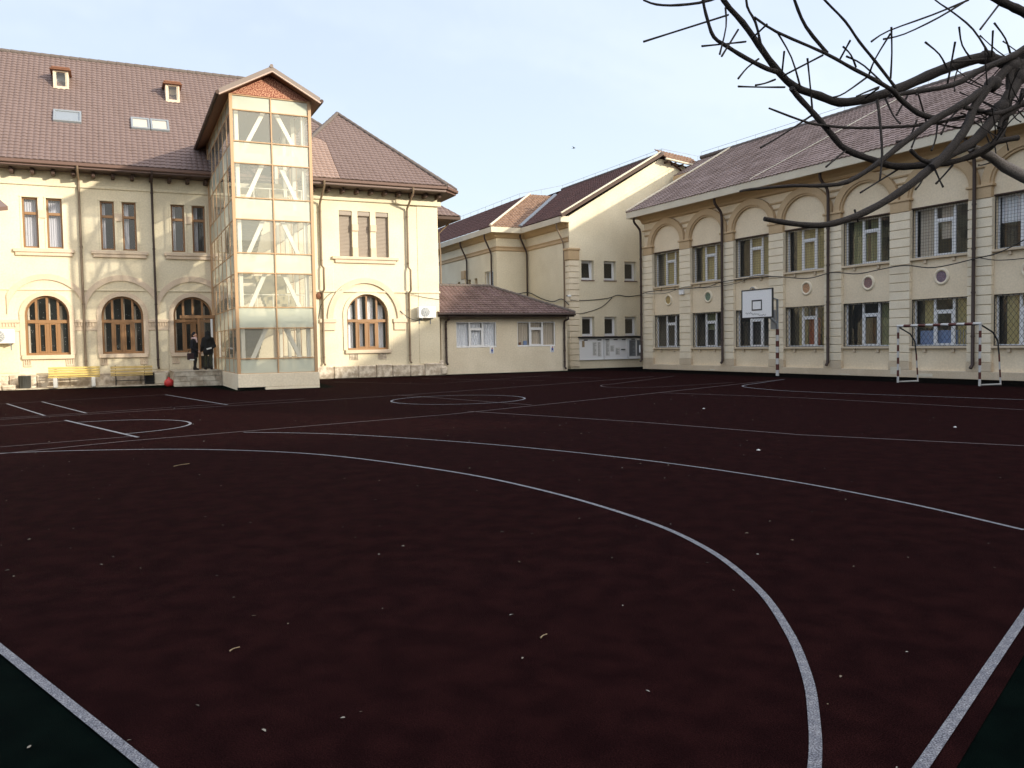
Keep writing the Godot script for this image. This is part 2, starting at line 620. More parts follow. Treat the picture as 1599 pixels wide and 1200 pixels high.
	mat("curtain_sky_reflection", lin(0.42, 0.42, 0.47), 0.95)  # curtain cloth with the reflected sky painted into its tone
	mat("curtain_beige", lin(0.52, 0.45, 0.36), 0.95)
	mat("reflection_yellow", lin(0.56, 0.50, 0.26), 0.9, noise_tex(14, 0.05, Color(0.75, 0.68, 0.5), Color.WHITE, 4), 0.8)  # sunlit facade mirrored in the arcade panes, painted as a yellow pattern
	mat("curtain_green", lin(0.20, 0.21, 0.10), 0.95)
	mat("cloth_orange", lin(0.36, 0.09, 0.035), 0.9)
	mat("sheet_blue", lin(0.16, 0.24, 0.42), 0.7)
	glass("glass_clear", Color(0.9, 0.95, 0.95), 0.02)
	glass("glass_tower", Color(0.86, 0.87, 0.82), 0.24)
	var fr := StandardMaterial3D.new()
	fr.resource_name = "glass_frosted"
	fr.transparency = BaseMaterial3D.TRANSPARENCY_ALPHA
	fr.albedo_color = Color(0.80, 0.82, 0.75, 0.74)
	fr.roughness = 0.3
	M["glass_frosted"] = fr
	# ground
	var rubber := noise_tex(20, 0.35, Color(0.35, 0.34, 0.34), Color.WHITE, 3, FastNoiseLite.TYPE_SIMPLEX, 1024, 0.15)
	var worn := noise_tex(21, 0.026, Color(0.80, 0.81, 0.84), Color.WHITE, 6, FastNoiseLite.TYPE_SIMPLEX_SMOOTH, 1024, 0.22)
	mat("rubber_red", lin(0.038, 0.0118, 0.0116), 0.88, rubber, 2.9, worn, 9.0, rubber, 0.5)
	mat("rubber_green", lin(0.0045, 0.0115, 0.009), 0.88, rubber, 1.3, worn, 7.0, rubber, 0.5)
	mat("asphalt", lin(0.007, 0.007, 0.0068), 0.92, rubber, 1.3, worn, 6.0, rubber, 0.5)
	for key in ["rubber_red", "rubber_green", "asphalt"]:
		M[key].metallic_specular = 0.06
	mat("paint", lin(0.42, 0.42, 0.43), 0.85, noise_tex(22, 0.3, Color(0.42, 0.4, 0.42), Color.WHITE, 3, FastNoiseLite.TYPE_SIMPLEX, 512, 0.2), 1.7, worn, 2.0)
	mat("paint_worn", lin(0.20, 0.15, 0.15), 0.9, noise_tex(23, 0.25, Color(0.35, 0.28, 0.28), Color.WHITE, 3, FastNoiseLite.TYPE_SIMPLEX, 512, 0.2), 1.9, worn, 2.0)
	mat("bark", lin(0.105, 0.085, 0.072), 0.95, noise_tex(24, 0.05, Color(0.28, 0.26, 0.25), Color.WHITE, 5), 0.25, null, 1.0, grain, 1.2)
	mat("bark_pale", lin(0.46, 0.42, 0.38), 0.95, noise_tex(25, 0.05, Color(0.55, 0.52, 0.5), Color.WHITE, 5), 0.25, null, 1.0, grain, 0.6)
	mat("leaf_dry", lin(0.36, 0.27, 0.16), 0.9)
	mat("sign_blue", lin(0.05, 0.08, 0.3), 0.6)
	mat("ochre_pale", lin(0.66, 0.54, 0.39), 0.92, fine, 1.3, patch, 3.0, grain, 0.12)
	mat("board_white", lin(0.86, 0.86, 0.87), 0.5, fine, 1.0)
	mat("verge_pink", lin(0.50, 0.36, 0.29), 0.6)
	mat("bag_dark", lin(0.03, 0.012, 0.014), 0.7)
	mat("paper", lin(0.66, 0.65, 0.62), 0.9)

# ---------- ground ----------
func sheet(s: SurfaceTool, pts: Array, y: float) -> void:
	var p2 := PackedVector2Array()
	for p in pts:
		p2.append(Vector2(p[0], p[1]))
	var ix := Geometry2D.triangulate_polygon(p2)
	for i in range(0, ix.size(), 3):
		var a := p2[ix[i]]
		var b := p2[ix[i + 1]]
		var c := p2[ix[i + 2]]
		if (b - a).cross(c - a) > 0.0:
			var t := b
			b = c
			c = t
		tri(s, Vector3(a.x, y, a.y), Vector3(b.x, y, b.y), Vector3(c.x, y, c.y))

func court_line(parent: Node, pts: Array, w: float, m: Material, curve := false, y := 0.0085) -> void:
	var v := []
	for i in range(0, pts.size(), 2):
		v.append(Vector2(pts[i], pts[i + 1]))
	if curve:
		v = smooth_path(v, 6)
	var s := nst()
	var l := []
	var r := []
	for i in v.size():
		var d: Vector2 = (v[mini(i + 1, v.size() - 1)] - v[maxi(i - 1, 0)]).normalized()
		var n := Vector2(-d.y, d.x) * w / 2.0
		l.append(Vector3(v[i].x + n.x, y, v[i].y + n.y))
		r.append(Vector3(v[i].x - n.x, y, v[i].y - n.y))
	for i in v.size() - 1:
		quad(s, l[i], l[i + 1], r[i + 1], r[i])
	mk("line_marking", s, m, parent)

func build_ground() -> void:
	var s := nst()
	sheet(s, [[-400, -400], [400, -400], [400, 400], [-400, 400]], 0.0)
	structure(mk("ground", s, M.rubber_green), "dark green rubber and asphalt ground around the red court")
	s = nst()
	sheet(s, [[0.867, -1.18], [25.2, -12.2], [25.2, -40.2], [16.0, -40.9], [8.2, -40.9], [7.9, -33.4], [7.4, -32.5], [3.9, -32.6], [3.4, -37.0], [2.0, -37.6], [-2.2, -40.0], [-13.6, -40.2]], 0.004)
	var court := mk("sports_court", s, M.rubber_red)
	structure(court, "dark red rubber sports court with white line markings")
	var p: Material = M.paint
	var q: Material = M.paint_worn
	court_line(court, [0.867, -1.3, 0.04, -3.48, -0.62, -5.2, -13.0, -37.8], 0.05, p)
	court_line(court, [0.87, -1.31, 2.70, -2.12, 4.6, -2.98, 25.0, -12.35], 0.05, p, false, 0.0095)
	court_line(court, [-3.2, -15.5, -1.74, -15.43, -0.36, -15.01, 1.21, -14.09, 2.69, -12.43, 3.76, -9.89, 4.16, -8.0, 4.24, -6.28, 4.08, -5.16, 3.72, -4.19, 3.31, -3.47, 2.92, -2.93, 2.6, -2.57, 2.33, -2.3, 1.9, -1.92], 0.05, p, true)
	court_line(court, [2.13, -16.55, 3.36, -15.45, 4.38, -14.01, 5.55, -11.76, 6.39, -9.46, 6.81, -7.45, 6.88, -5.73, 6.73, -4.36], 0.045, p, true)
	court_line(court, [-3.6, -14.5, 0.12, -16.2, 6.86, -17.95, 14.25, -21.05, 24.0, -25.4], 0.06, q)
	court_line(court, [7.57, -18.53, 9.4, -13.89, 10.31, -10.5, 12.6, -6.4], 0.06, q)
	court_line(court, [-6.0, -22.2, -2.58, -23.18, 1.79, -24.2, 5.39, -25.0, 8.46, -25.9, 14.5, -28.2, 22.0, -31.4], 0.06, q)
	court_line(court, [8.2, -26.0, 9.74, -19.4], 0.05, q)
	var c := []
	for k in 33:
		c.append_array([8.97 + 1.95 * cos(TAU * k / 32), -22.64 + 1.95 * sin(TAU * k / 32)])
	court_line(court, c, 0.06, p, false, 0.0105)
	court_line(court, [-1.15, -21.9, 0.29, -16.75], 0.07, p, false, 0.0105)
	c = []
	for k in 25:
		var a := -PI / 2 - 0.27 + PI * k / 24
		c.append_array([-0.42 + 1.8 * cos(a), -19.32 + 1.8 * sin(a)])
	court_line(court, c, 0.06, p, false, 0.0115)
	court_line(court, [-5.0, -15.0, -1.86, -16.47, 0.26, -17.02], 0.05, q)
	court_line(court, [-6.0, -20.2, -2.37, -21.2, -1.09, -21.72], 0.05, q)
	court_line(court, [-3.18, -30.2, -1.69, -23.8], 0.06, p)
	court_line(court, [-2.24, -30.51, -0.77, -24.05], 0.06, p)
	court_line(court, [1.49, -31.96, 2.79, -24.86], 0.06, p)
	court_line(court, [-5.0, -29.3, -2.24, -30.51, 1.49, -31.96], 0.05, q, false, 0.0105)
	court_line(court, [-5.2, -23.2, -1.69, -23.85, 5.2, -26.1], 0.05, q, false, 0.0105)
	court_line(court, [8.9, -37.8, 11.5, -32.2, 14.5, -33.9, 19.5, -36.6], 0.05, q)
	court_line(court, [13.2, -38.0, 16.5, -31.6], 0.05, q)
	court_line(court, [17.0, -38.5, 19.5, -31.8], 0.05, q)
	court_line(court, [15.23, -21.44, 16.78, -17.09, 17.57, -11.42], 0.06, q, false, 0.0105)
	court_line(court, [24.0, -25.3, 21.5, -23.9, 19.53, -22.6, 18.81, -20.6, 18.9, -18.4, 20.34, -13.22], 0.06, p, true)
	court_line(court, [23.0, -31.2, 17.6, -27.4, 16.3, -26.6, 15.75, -25.4, 16.2, -24.4, 17.6, -24.2, 21.0, -24.8], 0.05, q, true)
	# strip of concrete below the left facade
	s = nst()
	bbx(s, Vector3(-12, -0.1, -41.9), Vector3(2.1, 0.05, -40.75), 0.01)
	structure(mk("pavement", s, M.concrete), "narrow pale concrete strip in front of the left facade")
	s = nst()
	sheet(s, [[24.0, -12.0], [29.5, -8.0], [29.5, -44.3], [24.0, -44.3]], 0.0025)
	structure(mk("path", s, M.asphalt), "black asphalt strip along the foot of the arcaded school wing")

# ---------- main school (left) ----------
func brick_pair(parent: Node, xs: Array, mm: Material, y0: float, y1: float, z: float, wood: Material, full := false) -> void:
	for k in xs.size():
		var a: float = xs[k][0]
		var b: float = xs[k][1]
		var w := node("window", parent)
		var s := nst()
		bbx(s, Vector3(a, y0, z - 0.05), Vector3(b, y0 + 0.08, z + 0.05), 0.008)
		bbx(s, Vector3(a, y1 - 0.07, z - 0.05), Vector3(b, y1, z + 0.05), 0.008)
		bbx(s, Vector3(a, y0 + 0.08, z - 0.05), Vector3(a + 0.075, y1 - 0.07, z + 0.05), 0.008)
		bbx(s, Vector3(b - 0.075, y0 + 0.08, z - 0.05), Vector3(b, y1 - 0.07, z + 0.05), 0.008)
		var yt := lerpf(y1, y0, 0.31)
		bbx(s, Vector3(a + 0.075, yt - 0.06, z - 0.05), Vector3(b - 0.075, yt + 0.06, z + 0.06), 0.008)
		mk("frame", s, wood, w)
		pane(w, mm, a + 0.075, b - 0.075, y0 + 0.08, [a, b, y0, yt - 0.06, 0.0], z)
		pane(w, mm, a + 0.075, b - 0.075, yt + 0.06, [a, b, y0, y1 - 0.07, 0.0], z)
		s = nst()
		cloth(s, a, b if full else a + 0.2 + 0.07 * k, y0, y1, z - 0.2, 0.09)  # full width: the cloth carries the painted sky reflection of the pane
		mk("curtain", s, M.curtain_sky_reflection, w)

func arch_window(parent: Node, cx: float, hw: float, y0: float, spring: float, rise: float, z: float, curtain: Material, lights: int, wide := false) -> void:
	var w := node("window", parent)
	var wood: Material = M.frame_wood
	var s := nst()
	var f := 0.085
	var op := [cx - hw + f, cx + hw - f, y0, spring + rise - f, rise - f]
	arch_band(s, cx, spring, hw - f, rise - f, hw, rise, z - 0.05, z + 0.05, 99.0, 20)
	bbx(s, Vector3(cx - hw, y0 + 0.1, z - 0.05), Vector3(cx - hw + f, spring, z + 0.05), 0.008)
	bbx(s, Vector3(cx + hw - f, y0 + 0.1, z - 0.05), Vector3(cx + hw, spring, z + 0.05), 0.008)
	bbx(s, Vector3(cx - hw, y0, z - 0.05), Vector3(cx + hw, y0 + 0.1, z + 0.06), 0.008)
	var yt := spring - 0.27
	bbx(s, Vector3(cx - hw + f, yt - 0.075, z - 0.05), Vector3(cx + hw - f, yt + 0.075, z + 0.07), 0.01)
	var xs := [cx - hw + f]
	for k in [-1, 0, 1]:
		var x: float = cx + k * hw * 0.49
		var top := top_of(op, x)
		bbx(s, Vector3(x - 0.065, y0 + 0.1, z - 0.05), Vector3(x + 0.065, yt - 0.075, z + 0.055), 0.008)
		bbx(s, Vector3(x - 0.05, yt + 0.075, z - 0.05), Vector3(x + 0.05, top + 0.02, z + 0.045), 0.008)
		xs.append(x)
	xs.append(cx + hw - f)
	for k in 4:
		var a: float = xs[k] + (0.05 if k > 0 else 0.0)
		var b: float = xs[k + 1] - (0.05 if k < 3 else 0.0)
		# sash inside the two middle lights
		if k == 1 or k == 2:
			var a2 := a + 0.015
			var b2 := b - 0.015
			for e in [[a2, a2 + 0.06], [b2 - 0.06, b2]]:
				bbx(s, Vector3(e[0], y0 + 0.1, z - 0.03), Vector3(e[1], yt - 0.075, z + 0.075), 0.008)
			bbx(s, Vector3(a2 + 0.06, y0 + 0.1, z - 0.03), Vector3(b2 - 0.06, y0 + 0.17, z + 0.075), 0.008)
			bbx(s, Vector3(a2 + 0.06, yt - 0.14, z - 0.03), Vector3(b2 - 0.06, yt - 0.075, z + 0.075), 0.008)
		pane(w, M.glass_clear, a, b, y0 + 0.1, [a, b, y0, yt - 0.075, 0.0], z)
		pane(w, M.glass_clear, a, b, yt + 0.075, op, z)
	mk("frame", s, wood, w)
	for k in 4:
		s = nst()
		var a := lerpf(cx - hw, cx + hw, k / 4.0) + 0.02
		cloth(s, a, a + hw * (0.36 if wide else [0.16, 0.07, 0.09, 0.14][k]), y0, spring + rise * (0.5 if k == 0 or k == 3 else 0.95), z - 0.25 - 0.02 * k, 0.1)
		mk("curtain", s, curtain, w)
	if lights > 0:
		s = nst()
		var rng := RandomNumberGenerator.new()
		rng.seed = 40 + lights
		for k in 26:
			var col := k % 4
			var x := cx + (col - 1.5) * hw * 0.5 + rng.randf_range(-0.06, 0.06)
			var y := rng.randf_range(y0 + 0.2, spring + rise * 0.7)
			lathe(s, [Vector2(0.001, -0.018), Vector2(0.016, 0), Vector2(0.001, 0.018)], 5, Vector3(x, y, z - 0.16))
		stuff(mk("string_lights", s, M.paper, w))

func build_main_school() -> void:
	var b := thing("main_school_building", "cream two storey school with brown tiled roof and arched ground floor windows", "building", shift(0, 0, -41.8))
	var cream: Material = M.cream
	var trim: Material = M.pink_trim
	# wall of the long front
	var s := nst()
	var bays := [-2.72, 0.28, 3.28]
	var ops := []
	var ups := [[[-3.5, -2.9], [-2.58, -1.97]], [[-0.47, 0.1], [0.42, 1.0]], [[2.47, 3.05], [3.38, 3.96]]]
	for k in 3:
		for w in ups[k]:
			ops.append([w[0], w[1], 6.12, 8.3, 0.0])
		ops.append([bays[k] - 0.86, bays[k] + 0.86, 1.45, 4.05, 0.86])
	ops.append([3.52, 4.12, 0.66, 1.44, 0.0])
	wall_panel(s, -12.0, 8.7, 0.0, flat(-12.0, 8.7, 9.5), 0.0, 0.4, ops)
	mk("wall", s, cream, b)
	# projecting wing
	s = nst()
	var wops := [[10.26, 10.92, 6.12, 8.42, 0.0], [11.21, 11.86, 6.12, 8.42, 0.0], [12.15, 12.82, 6.12, 8.42, 0.0], [10.52, 12.68, 1.42, 4.25, 1.08]]
	wall_panel(s, 8.7, 15.5, 0.0, flat(8.7, 15.5, 9.45), 0.2, 0.45, wops)
	mk("wing_wall", s, cream, b)
	s = nst()
	bx(s, Vector3(15.1, 0, -11.0), Vector3(15.49, 9.4, -0.26))
	bx(s, Vector3(-12, 0, -14.0), Vector3(-11.6, 9.4, -0.41))
	bx(s, Vector3(-12, 0, -14.4), Vector3(15.49, 9.4, -14.0))
	mk("outer_wall", s, cream, b)
	s = nst()
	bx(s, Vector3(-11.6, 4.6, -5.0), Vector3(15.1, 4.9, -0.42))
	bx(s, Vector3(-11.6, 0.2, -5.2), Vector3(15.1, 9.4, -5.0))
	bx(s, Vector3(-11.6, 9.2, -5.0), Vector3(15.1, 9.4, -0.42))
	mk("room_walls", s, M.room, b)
	# ledges
	s = nst()
	bbx(s, Vector3(-12, 4.28, 0.0), Vector3(8.7, 4.34, 0.05), 0.01)
	bbx(s, Vector3(-12, 8.82, 0.0), Vector3(8.7, 8.94, 0.07), 0.02)
	bbx(s, Vector3(8.68, 4.33, 0.2), Vector3(15.55, 4.42, 0.28), 0.01)
	bbx(s, Vector3(8.68, 8.9, 0.2), Vector3(15.62, 9.06, 0.3), 0.02)
	bbx(s, Vector3(13.2, 8.86, 0.3), Vector3(15.66, 9.1, 0.36), 0.02)
	mk("string_course", s, cream, b)
	# flat pilasters of the wing
	for e in [[14.35, 15.5, 0.62, 4.33], [14.35, 15.5, 4.42, 8.9], [8.75, 9.9, 4.42, 5.6]]:
		s = nst()
		bbx(s, Vector3(e[0], e[2], 0.2), Vector3(e[1], e[3], 0.225), 0.008)
		mk("pilaster", s, cream, b)
	# windows of the long front
	for k in 3:
		brick_pair(b, ups[k], M.glass_clear, 6.12, 8.3, -0.16, M.frame_wood, k == 0)
		var cx: float = bays[k]
		arch_window(b, cx, 0.86, 1.45, 3.19, 0.86, -0.2, M.curtain_beige, k + 1 if k < 2 else 0)
		# sills
		s = nst()
		bbx(s, Vector3(cx - 1.17, 5.93, 0.0), Vector3(cx + 1.17, 6.08, 0.14), 0.015)
		bbx(s, Vector3(cx - 1.1, 5.78, 0.0), Vector3(cx + 1.1, 5.93, 0.1), 0.02)
		mk("sill", s, trim, b)
		s = nst()
		bbx(s, Vector3(cx - 1.02, 1.27, 0.0), Vector3(cx + 1.02, 1.45, 0.13), 0.015)
		for e in [-0.98, 0.66]:
			bbx(s, Vector3(cx + e, 0.95, 0.0), Vector3(cx + e + 0.32, 1.02, 0.05), 0.01)
			for q in 4:
				bbx(s, Vector3(cx + e + q * 0.085, 1.02, 0.0), Vector3(cx + e + q * 0.085 + 0.05, 1.27, 0.05), 0.008)
		mk("sill", s, trim, b)
		# window surround
		s = nst()
		arch_band(s, cx, 3.19, 0.86, 0.86, 1.06, 1.06, 0.0, 0.06)
		for e in [[-1.06, -0.86], [0.86, 1.06]]:
			bbx(s, Vector3(cx + e[0], 1.45, 0.0), Vector3(cx + e[1], 3.19, 0.06), 0.01)
		mk("window_surround", s, trim, b)
		# large relief arch
		s = nst()
		arch_band(s, cx, 3.25, 1.49, 1.5, 1.72, 1.75, 0.0, 0.07, 1.5, 32)
		mk("relief_arch", s, trim, b)
		# capital block between the twin windows
		s = nst()
		var m0: float = (ups[k][0][1] + ups[k][1][0]) / 2.0
		bbx(s, Vector3(m0 - 0.15, 7.42, 0.0), Vector3(m0 + 0.15, 7.78, 0.05), 0.012)
		mk("capital", s, trim, b)
		# thin moulding round the twin windows
		s = nst()
		for w in ups[k]:
			bbx(s, Vector3(w[0] - 0.08, 8.3, 0.0), Vector3(w[1] + 0.08, 8.37, 0.04), 0.008)
			bbx(s, Vector3(w[0] - 0.08, 6.09, 0.0), Vector3(w[0], 8.3, 0.03), 0.008)
			bbx(s, Vector3(w[1], 6.09, 0.0), Vector3(w[1] + 0.08, 8.3, 0.03), 0.008)
		mk("moulding", s, cream, b)
	# capital bands on the piers with dentils
	for px in [[-5.2, -3.78], [-1.66, -0.78], [1.34, 2.22]]:
		s = nst()
		bbx(s, Vector3(px[0], 2.86, 0.0), Vector3(px[1], 3.0, 0.12), 0.02)
		bbx(s, Vector3(px[0], 2.5, 0.0), Vector3(px[1], 2.6, 0.06), 0.015)
		bbx(s, Vector3(px[0], 2.6, 0.0), Vector3(px[1], 2.86, 0.05), 0.005)
		mk("capital", s, trim, b)
		var n := int((px[1] - px[0]) / 0.11)
		for k in n:
			s = nst()
			bbx(s, Vector3(px[0] + 0.03 + k * 0.11, 2.7, 0.05), Vector3(px[0] + 0.09 + k * 0.11, 2.86, 0.1), 0.006)
			mk("dentil", s, trim, b)
		s = nst()
		bbx(s, Vector3(px[0] + 0.06, 0.7, 0.0), Vector3(px[1] - 0.06, 2.5, 0.035), 0.01)
		mk("pilaster", s, cream, b)
	# wing window details
	s = nst()
	bbx(s, Vector3(9.85, 5.98, 0.2), Vector3(13.3, 6.12, 0.36), 0.015)
	bbx(s, Vector3(10.0, 5.8, 0.2), Vector3(13.15, 5.98, 0.3), 0.02)
	mk("sill", s, trim, b)
	s = nst()
	bbx(s, Vector3(10.4, 1.24, 0.2), Vector3(12.8, 1.42, 0.33), 0.015)
	mk("sill", s, trim, b)
	for e in [10.62, 12.1]:
		s = nst()
		bx(s, Vector3(e, 0.92, 0.2), Vector3(e + 0.45, 1.2, 0.205))
		for q in 6:
			bbx(s, Vector3(e + q * 0.08, 0.92, 0.205), Vector3(e + q * 0.08 + 0.045, 1.2, 0.235), 0.006)
		mk("vent", s, M.stone, b)
	s = nst()
	arch_band(s, 11.6, 3.17, 1.08, 1.08, 1.27, 1.27, 0.2, 0.26)
	for e in [[10.33, 10.52], [12.68, 12.87]]:
		bbx(s, Vector3(e[0], 1.42, 0.2), Vector3(e[1], 3.17, 0.26), 0.01)
	mk("window_surround", s, cream, b)
	s = nst()
	arch_band(s, 11.5, 3.0, 1.68, 1.8, 1.95, 2.06, 0.2, 0.3, 99.0, 32)
	mk("relief_arch", s, trim, b)
	for e in [[9.2, 9.92], [12.98, 13.62]]:
		s = nst()
		bbx(s, Vector3(e[0] - 0.06, 2.8, 0.2), Vector3(e[1] + 0.06, 3.0, 0.34), 0.02)
		bbx(s, Vector3(e[0], 2.42, 0.2), Vector3(e[1], 2.8, 0.29), 0.015)
		mk("capital", s, trim, b)
	arch_window(b, 11.6, 1.08, 1.42, 3.17, 1.08, 0.0, M.curtain_white, 0, true)
	for x in [11.065, 12.005]:
		s = nst()
		bbx(s, Vector3(x - 0.16, 7.42, 0.2), Vector3(x + 0.16, 7.76, 0.27), 0.012)
		bbx(s, Vector3(x - 0.145, 6.12, 0.2), Vector3(x + 0.145, 6.6, 0.24), 0.012)
		mk("capital", s, trim, b)
	for w in wops.slice(0, 3):
		var sh := node("roller_shutter", b)
		s = nst()
		bbx(s, Vector3(w[0], 8.18, -0.02), Vector3(w[1], 8.42, 0.16), 0.03)
		mk("shutter_box", s, M.shutter, sh)
		s = nst()
		bbx(s, Vector3(w[0], 6.12, 0.0), Vector3(w[0] + 0.05, 8.18, 0.05), 0.006)
		bbx(s, Vector3(w[1] - 0.05, 6.12, 0.0), Vector3(w[1], 8.18, 0.05), 0.006)
		mk("guide_rail", s, M.shutter, sh)
		s = nst()
		bbx(s, Vector3(w[0] + 0.05, 0, 0.005), Vector3(w[1] - 0.05, 0.064, 0.032), 0.011)
		s.generate_normals()
		var slat := s.commit()
		slat.surface_set_material(0, M.shutter)
		for k in 30:
			again("slat", slat, sh, shift(0, 6.125 + k * 0.0685, 0))
	# base stones
	var rng := RandomNumberGenerator.new()
	rng.seed = 7
	for run in [[8.75, 15.65, 0.2, 0.62], [-12.0, 2.15, 0.0, 0.6]]:
		var x: float = run[0]
		while x < run[1] - 0.1:
			var w := rng.randf_range(0.75, 1.35)
			if run[1] - x - w < 0.5:
				w = run[1] - x
			s = nst()
			var h: float = run[3] + rng.randf_range(-0.04, 0.04)
			bbx(s, Vector3(x + 0.012, 0.0, run[2] - 0.05), Vector3(x + w - 0.012, h, run[2] + 0.2 + rng.randf_range(-0.03, 0.03)), 0.035, Transform3D(), rng, 0.03)
			mk("stone", s, M.stone, b)
			x += w
	s = nst()
	bbx(s, Vector3(15.4, 0.0, 0.0), Vector3(15.85, 0.5, 0.45), 0.1, Transform3D(), rng, 0.05)
	bbx(s, Vector3(15.45, 0.5, 0.0), Vector3(15.7, 0.8, 0.3), 0.08, Transform3D(), rng, 0.04)
	mk("stone", s, M.stone, b)
	# downpipes
	downpipe(b, -1.28, 9.62, 0.98, 9.05, 0.75, M.pipe_light, 0.05)
	downpipe(b, 1.69, 9.62, 0.98, 9.05, 0.75, M.pipe_brown, 0.05)
	var wing := node("wing_downpipes", b, shift(0, 0, 0.2))
	downpipe(wing, 9.3, 9.62, 1.2, 8.6, 0.7, M.pipe_light, 0.055, true)
	downpipe(wing, 13.79, 9.55, 1.2, 8.55, 0.7, M.pipe_light, 0.055, true)
	# eaves: rafter tails, soffit boards, gutters
	for k in 36:
		var x := -11.6 + k * 0.78
		if x > 8.4:
			break
		s = nst()
		bbx(s, Vector3(x - 0.08, 9.24, 0.0), Vector3(x + 0.08, 9.465, 0.56), 0.03)
		mk("rafter_tail", s, M.wood_dark, b)
	for k in 14:
		var x := 8.95 + k * 0.72
		if x > 15.6:
			break
		s = nst()
		bbx(s, Vector3(x - 0.08, 9.22, 0.2), Vector3(x + 0.08, 9.445, 0.8), 0.03)
		mk("rafter_tail", s, M.wood_dark, b)
	s = nst()
	bx(s, Vector3(-12.2, 9.47, -0.3), Vector3(8.6, 9.5, 0.9))
	bx(s, Vector3(8.6, 9.45, -0.3), Vector3(15.6, 9.48, 1.26))
	quad(s, Vector3(15.6, 9.47, 1.26), Vector3(15.6, 9.47, -12.0), Vector3(16.45, 9.47, -12.0), Vector3(16.45, 9.47, 0.4))
	mk("soffit", s, M.wood_dark, b)
	s = nst()
	var prof := [Vector2(0.0, 0.0), Vector2(0.0, -0.11), Vector2(0.06, -0.15), Vector2(0.13, -0.12), Vector2(0.15, 0.0), Vector2(0.135, 0.0), Vector2(0.12, -0.1), Vector2(0.06, -0.13), Vector2(0.015, -0.1), Vector2(0.015, 0.0)]
	var runs := [[Vector3(-12.3, 9.72, 0.9), Vector3(8.5, 9.72, 0.9)], [Vector3(8.4, 9.72, 1.28), Vector3(15.6, 9.72, 1.28)], [Vector3(15.6, 9.72, 1.28), Vector3(16.5, 9.72, 0.38)], [Vector3(16.5, 9.72, 0.38), Vector3(16.5, 9.72, -12)]]
	for r in runs:
		var d: Vector3 = (r[1] - r[0]).normalized()
		var o := Vector3(-d.z, 0, d.x)
		for k in prof.size() - 1:
			var a: Vector3 = o * prof[k].x + Vector3(0, prof[k].y, 0)
			var c: Vector3 = o * prof[k + 1].x + Vector3(0, prof[k + 1].y, 0)
			quad(s, r[0] + a, r[0] + c, r[1] + c, r[1] + a)
	mk("gutter", s, M.gutter, b)
	s = nst()
	for r in runs:
		var d: Vector3 = (r[1] - r[0]).normalized()
		var o := Vector3(-d.z, 0, d.x) * 0.03
		var low := Vector3(0, -0.24, 0)
		var up := Vector3(0, 0.02, 0)
		quad(s, r[0] + low, r[1] + low, r[1] + up, r[0] + up)
		quad(s, r[1] + low - o, r[0] + low - o, r[0] + up - o, r[1] + up - o)
		quad(s, r[0] + low - o, r[1] + low - o, r[1] + low, r[0] + low)
	mk("fascia", s, M.gutter, b)
	# roofs (plan polygons: x along eave, d inwards)
	var rm: Material = M.roof_left
	var roof := node("roof", b)
	var sl := 0.90
	roof_plane("tiles", roof, rm, Vector3(0, 9.75, 0.95), Vector3.RIGHT, Vector3.FORWARD, sl, [Vector2(-12.3, 0), Vector2(6.2, 0), Vector2(10.35, 3.85), Vector2(6.9, 7.35), Vector2(-12.3, 7.35)], 0.23, 0.26, 0.026, 0.028)
	s = nst()
	var ry := 9.75 + sl * 7.35
	quad(s, Vector3(-12.3, ry, -6.4), Vector3(6.9, ry, -6.4), Vector3(14.2, 9.75, -13.8), Vector3(-12.3, 9.75, -13.8))
	quad(s, Vector3(14.2, 9.75, 0.8), Vector3(14.2, 9.75, -13.8), Vector3(6.9, ry, -6.4), Vector3(6.9, ry, -6.4))
	quad(s, Vector3(-12.3, 9.5, 0.9), Vector3(-12.3, ry, -6.4), Vector3(-12.3, ry, -6.4), Vector3(-12.3, 9.5, -13.8))
	mk("rear_slope", s, rm, roof)
	ridge("ridge_tiles", roof, M.ridge_grey, Vector3(-12.3, ry + 0.02, -6.4), Vector3(6.9, ry + 0.02, -6.4), 0.12)
	ridge("ridge_tiles", roof, M.ridge_grey, Vector3(6.9, ry, -6.4), Vector3(10.6, 9.75 + sl * 3.65, -2.75), 0.12)
	# wing hip roof
	var sw := 0.835
	var z0 := 1.36
	var ap := Vector3(11.4, 9.75 + sw * 5.5, z0 - 5.5)
	roof_plane("tiles", roof, rm, Vector3(0, 9.76, z0), Vector3.RIGHT, Vector3.FORWARD, sw, [Vector2(10.1, 0), Vector2(15.6, 0), Vector2(11.45, 5.5), Vector2(11.35, 5.5), Vector2(9.45, 3.25), Vector2(10.1, 2.9)], 0.23, 0.26, 0.026, 0.028)
	roof_plane("tiles", roof, M.roof_left_pale, Vector3(0, 9.76, z0), Vector3.RIGHT, Vector3.FORWARD, sw, [Vector2(6.8, 0), Vector2(10.1, 0), Vector2(10.1, 2.9), Vector2(9.45, 3.25)], 0.23, 0.26, 0.026, 0.028)
	s = nst()
	quad(s, Vector3(15.6, 9.76, z0), Vector3(16.55, 9.76, z0 - 0.95), ap, ap)
	quad(s, Vector3(16.55, 9.76, z0 - 0.95), Vector3(16.55, 9.76, -12), Vector3(11.4, ap.y, -8), ap)
	quad(s, Vector3(6.8, 9.76, z0), ap, Vector3(11.4, ap.y, -8), Vector3(6.8, 9.76, -8))
	mk("hip_slope", s, rm, roof)
	ridge("ridge_tiles", roof, M.ridge_grey, ap + Vector3(0, 0.05, 0), Vector3(6.9, 9.82, z0 - 0.1), 0.11)
	ridge("ridge_tiles", roof, M.ridge_grey, ap + Vector3(0, 0.05, 0), Vector3(15.62, 9.82, z0 - 0.02), 0.1)
	ridge("ridge_tiles", roof, M.ridge_grey, ap + Vector3(0, 0.05, 0), Vector3(16.5, 9.8, z0 - 0.95), 0.08)
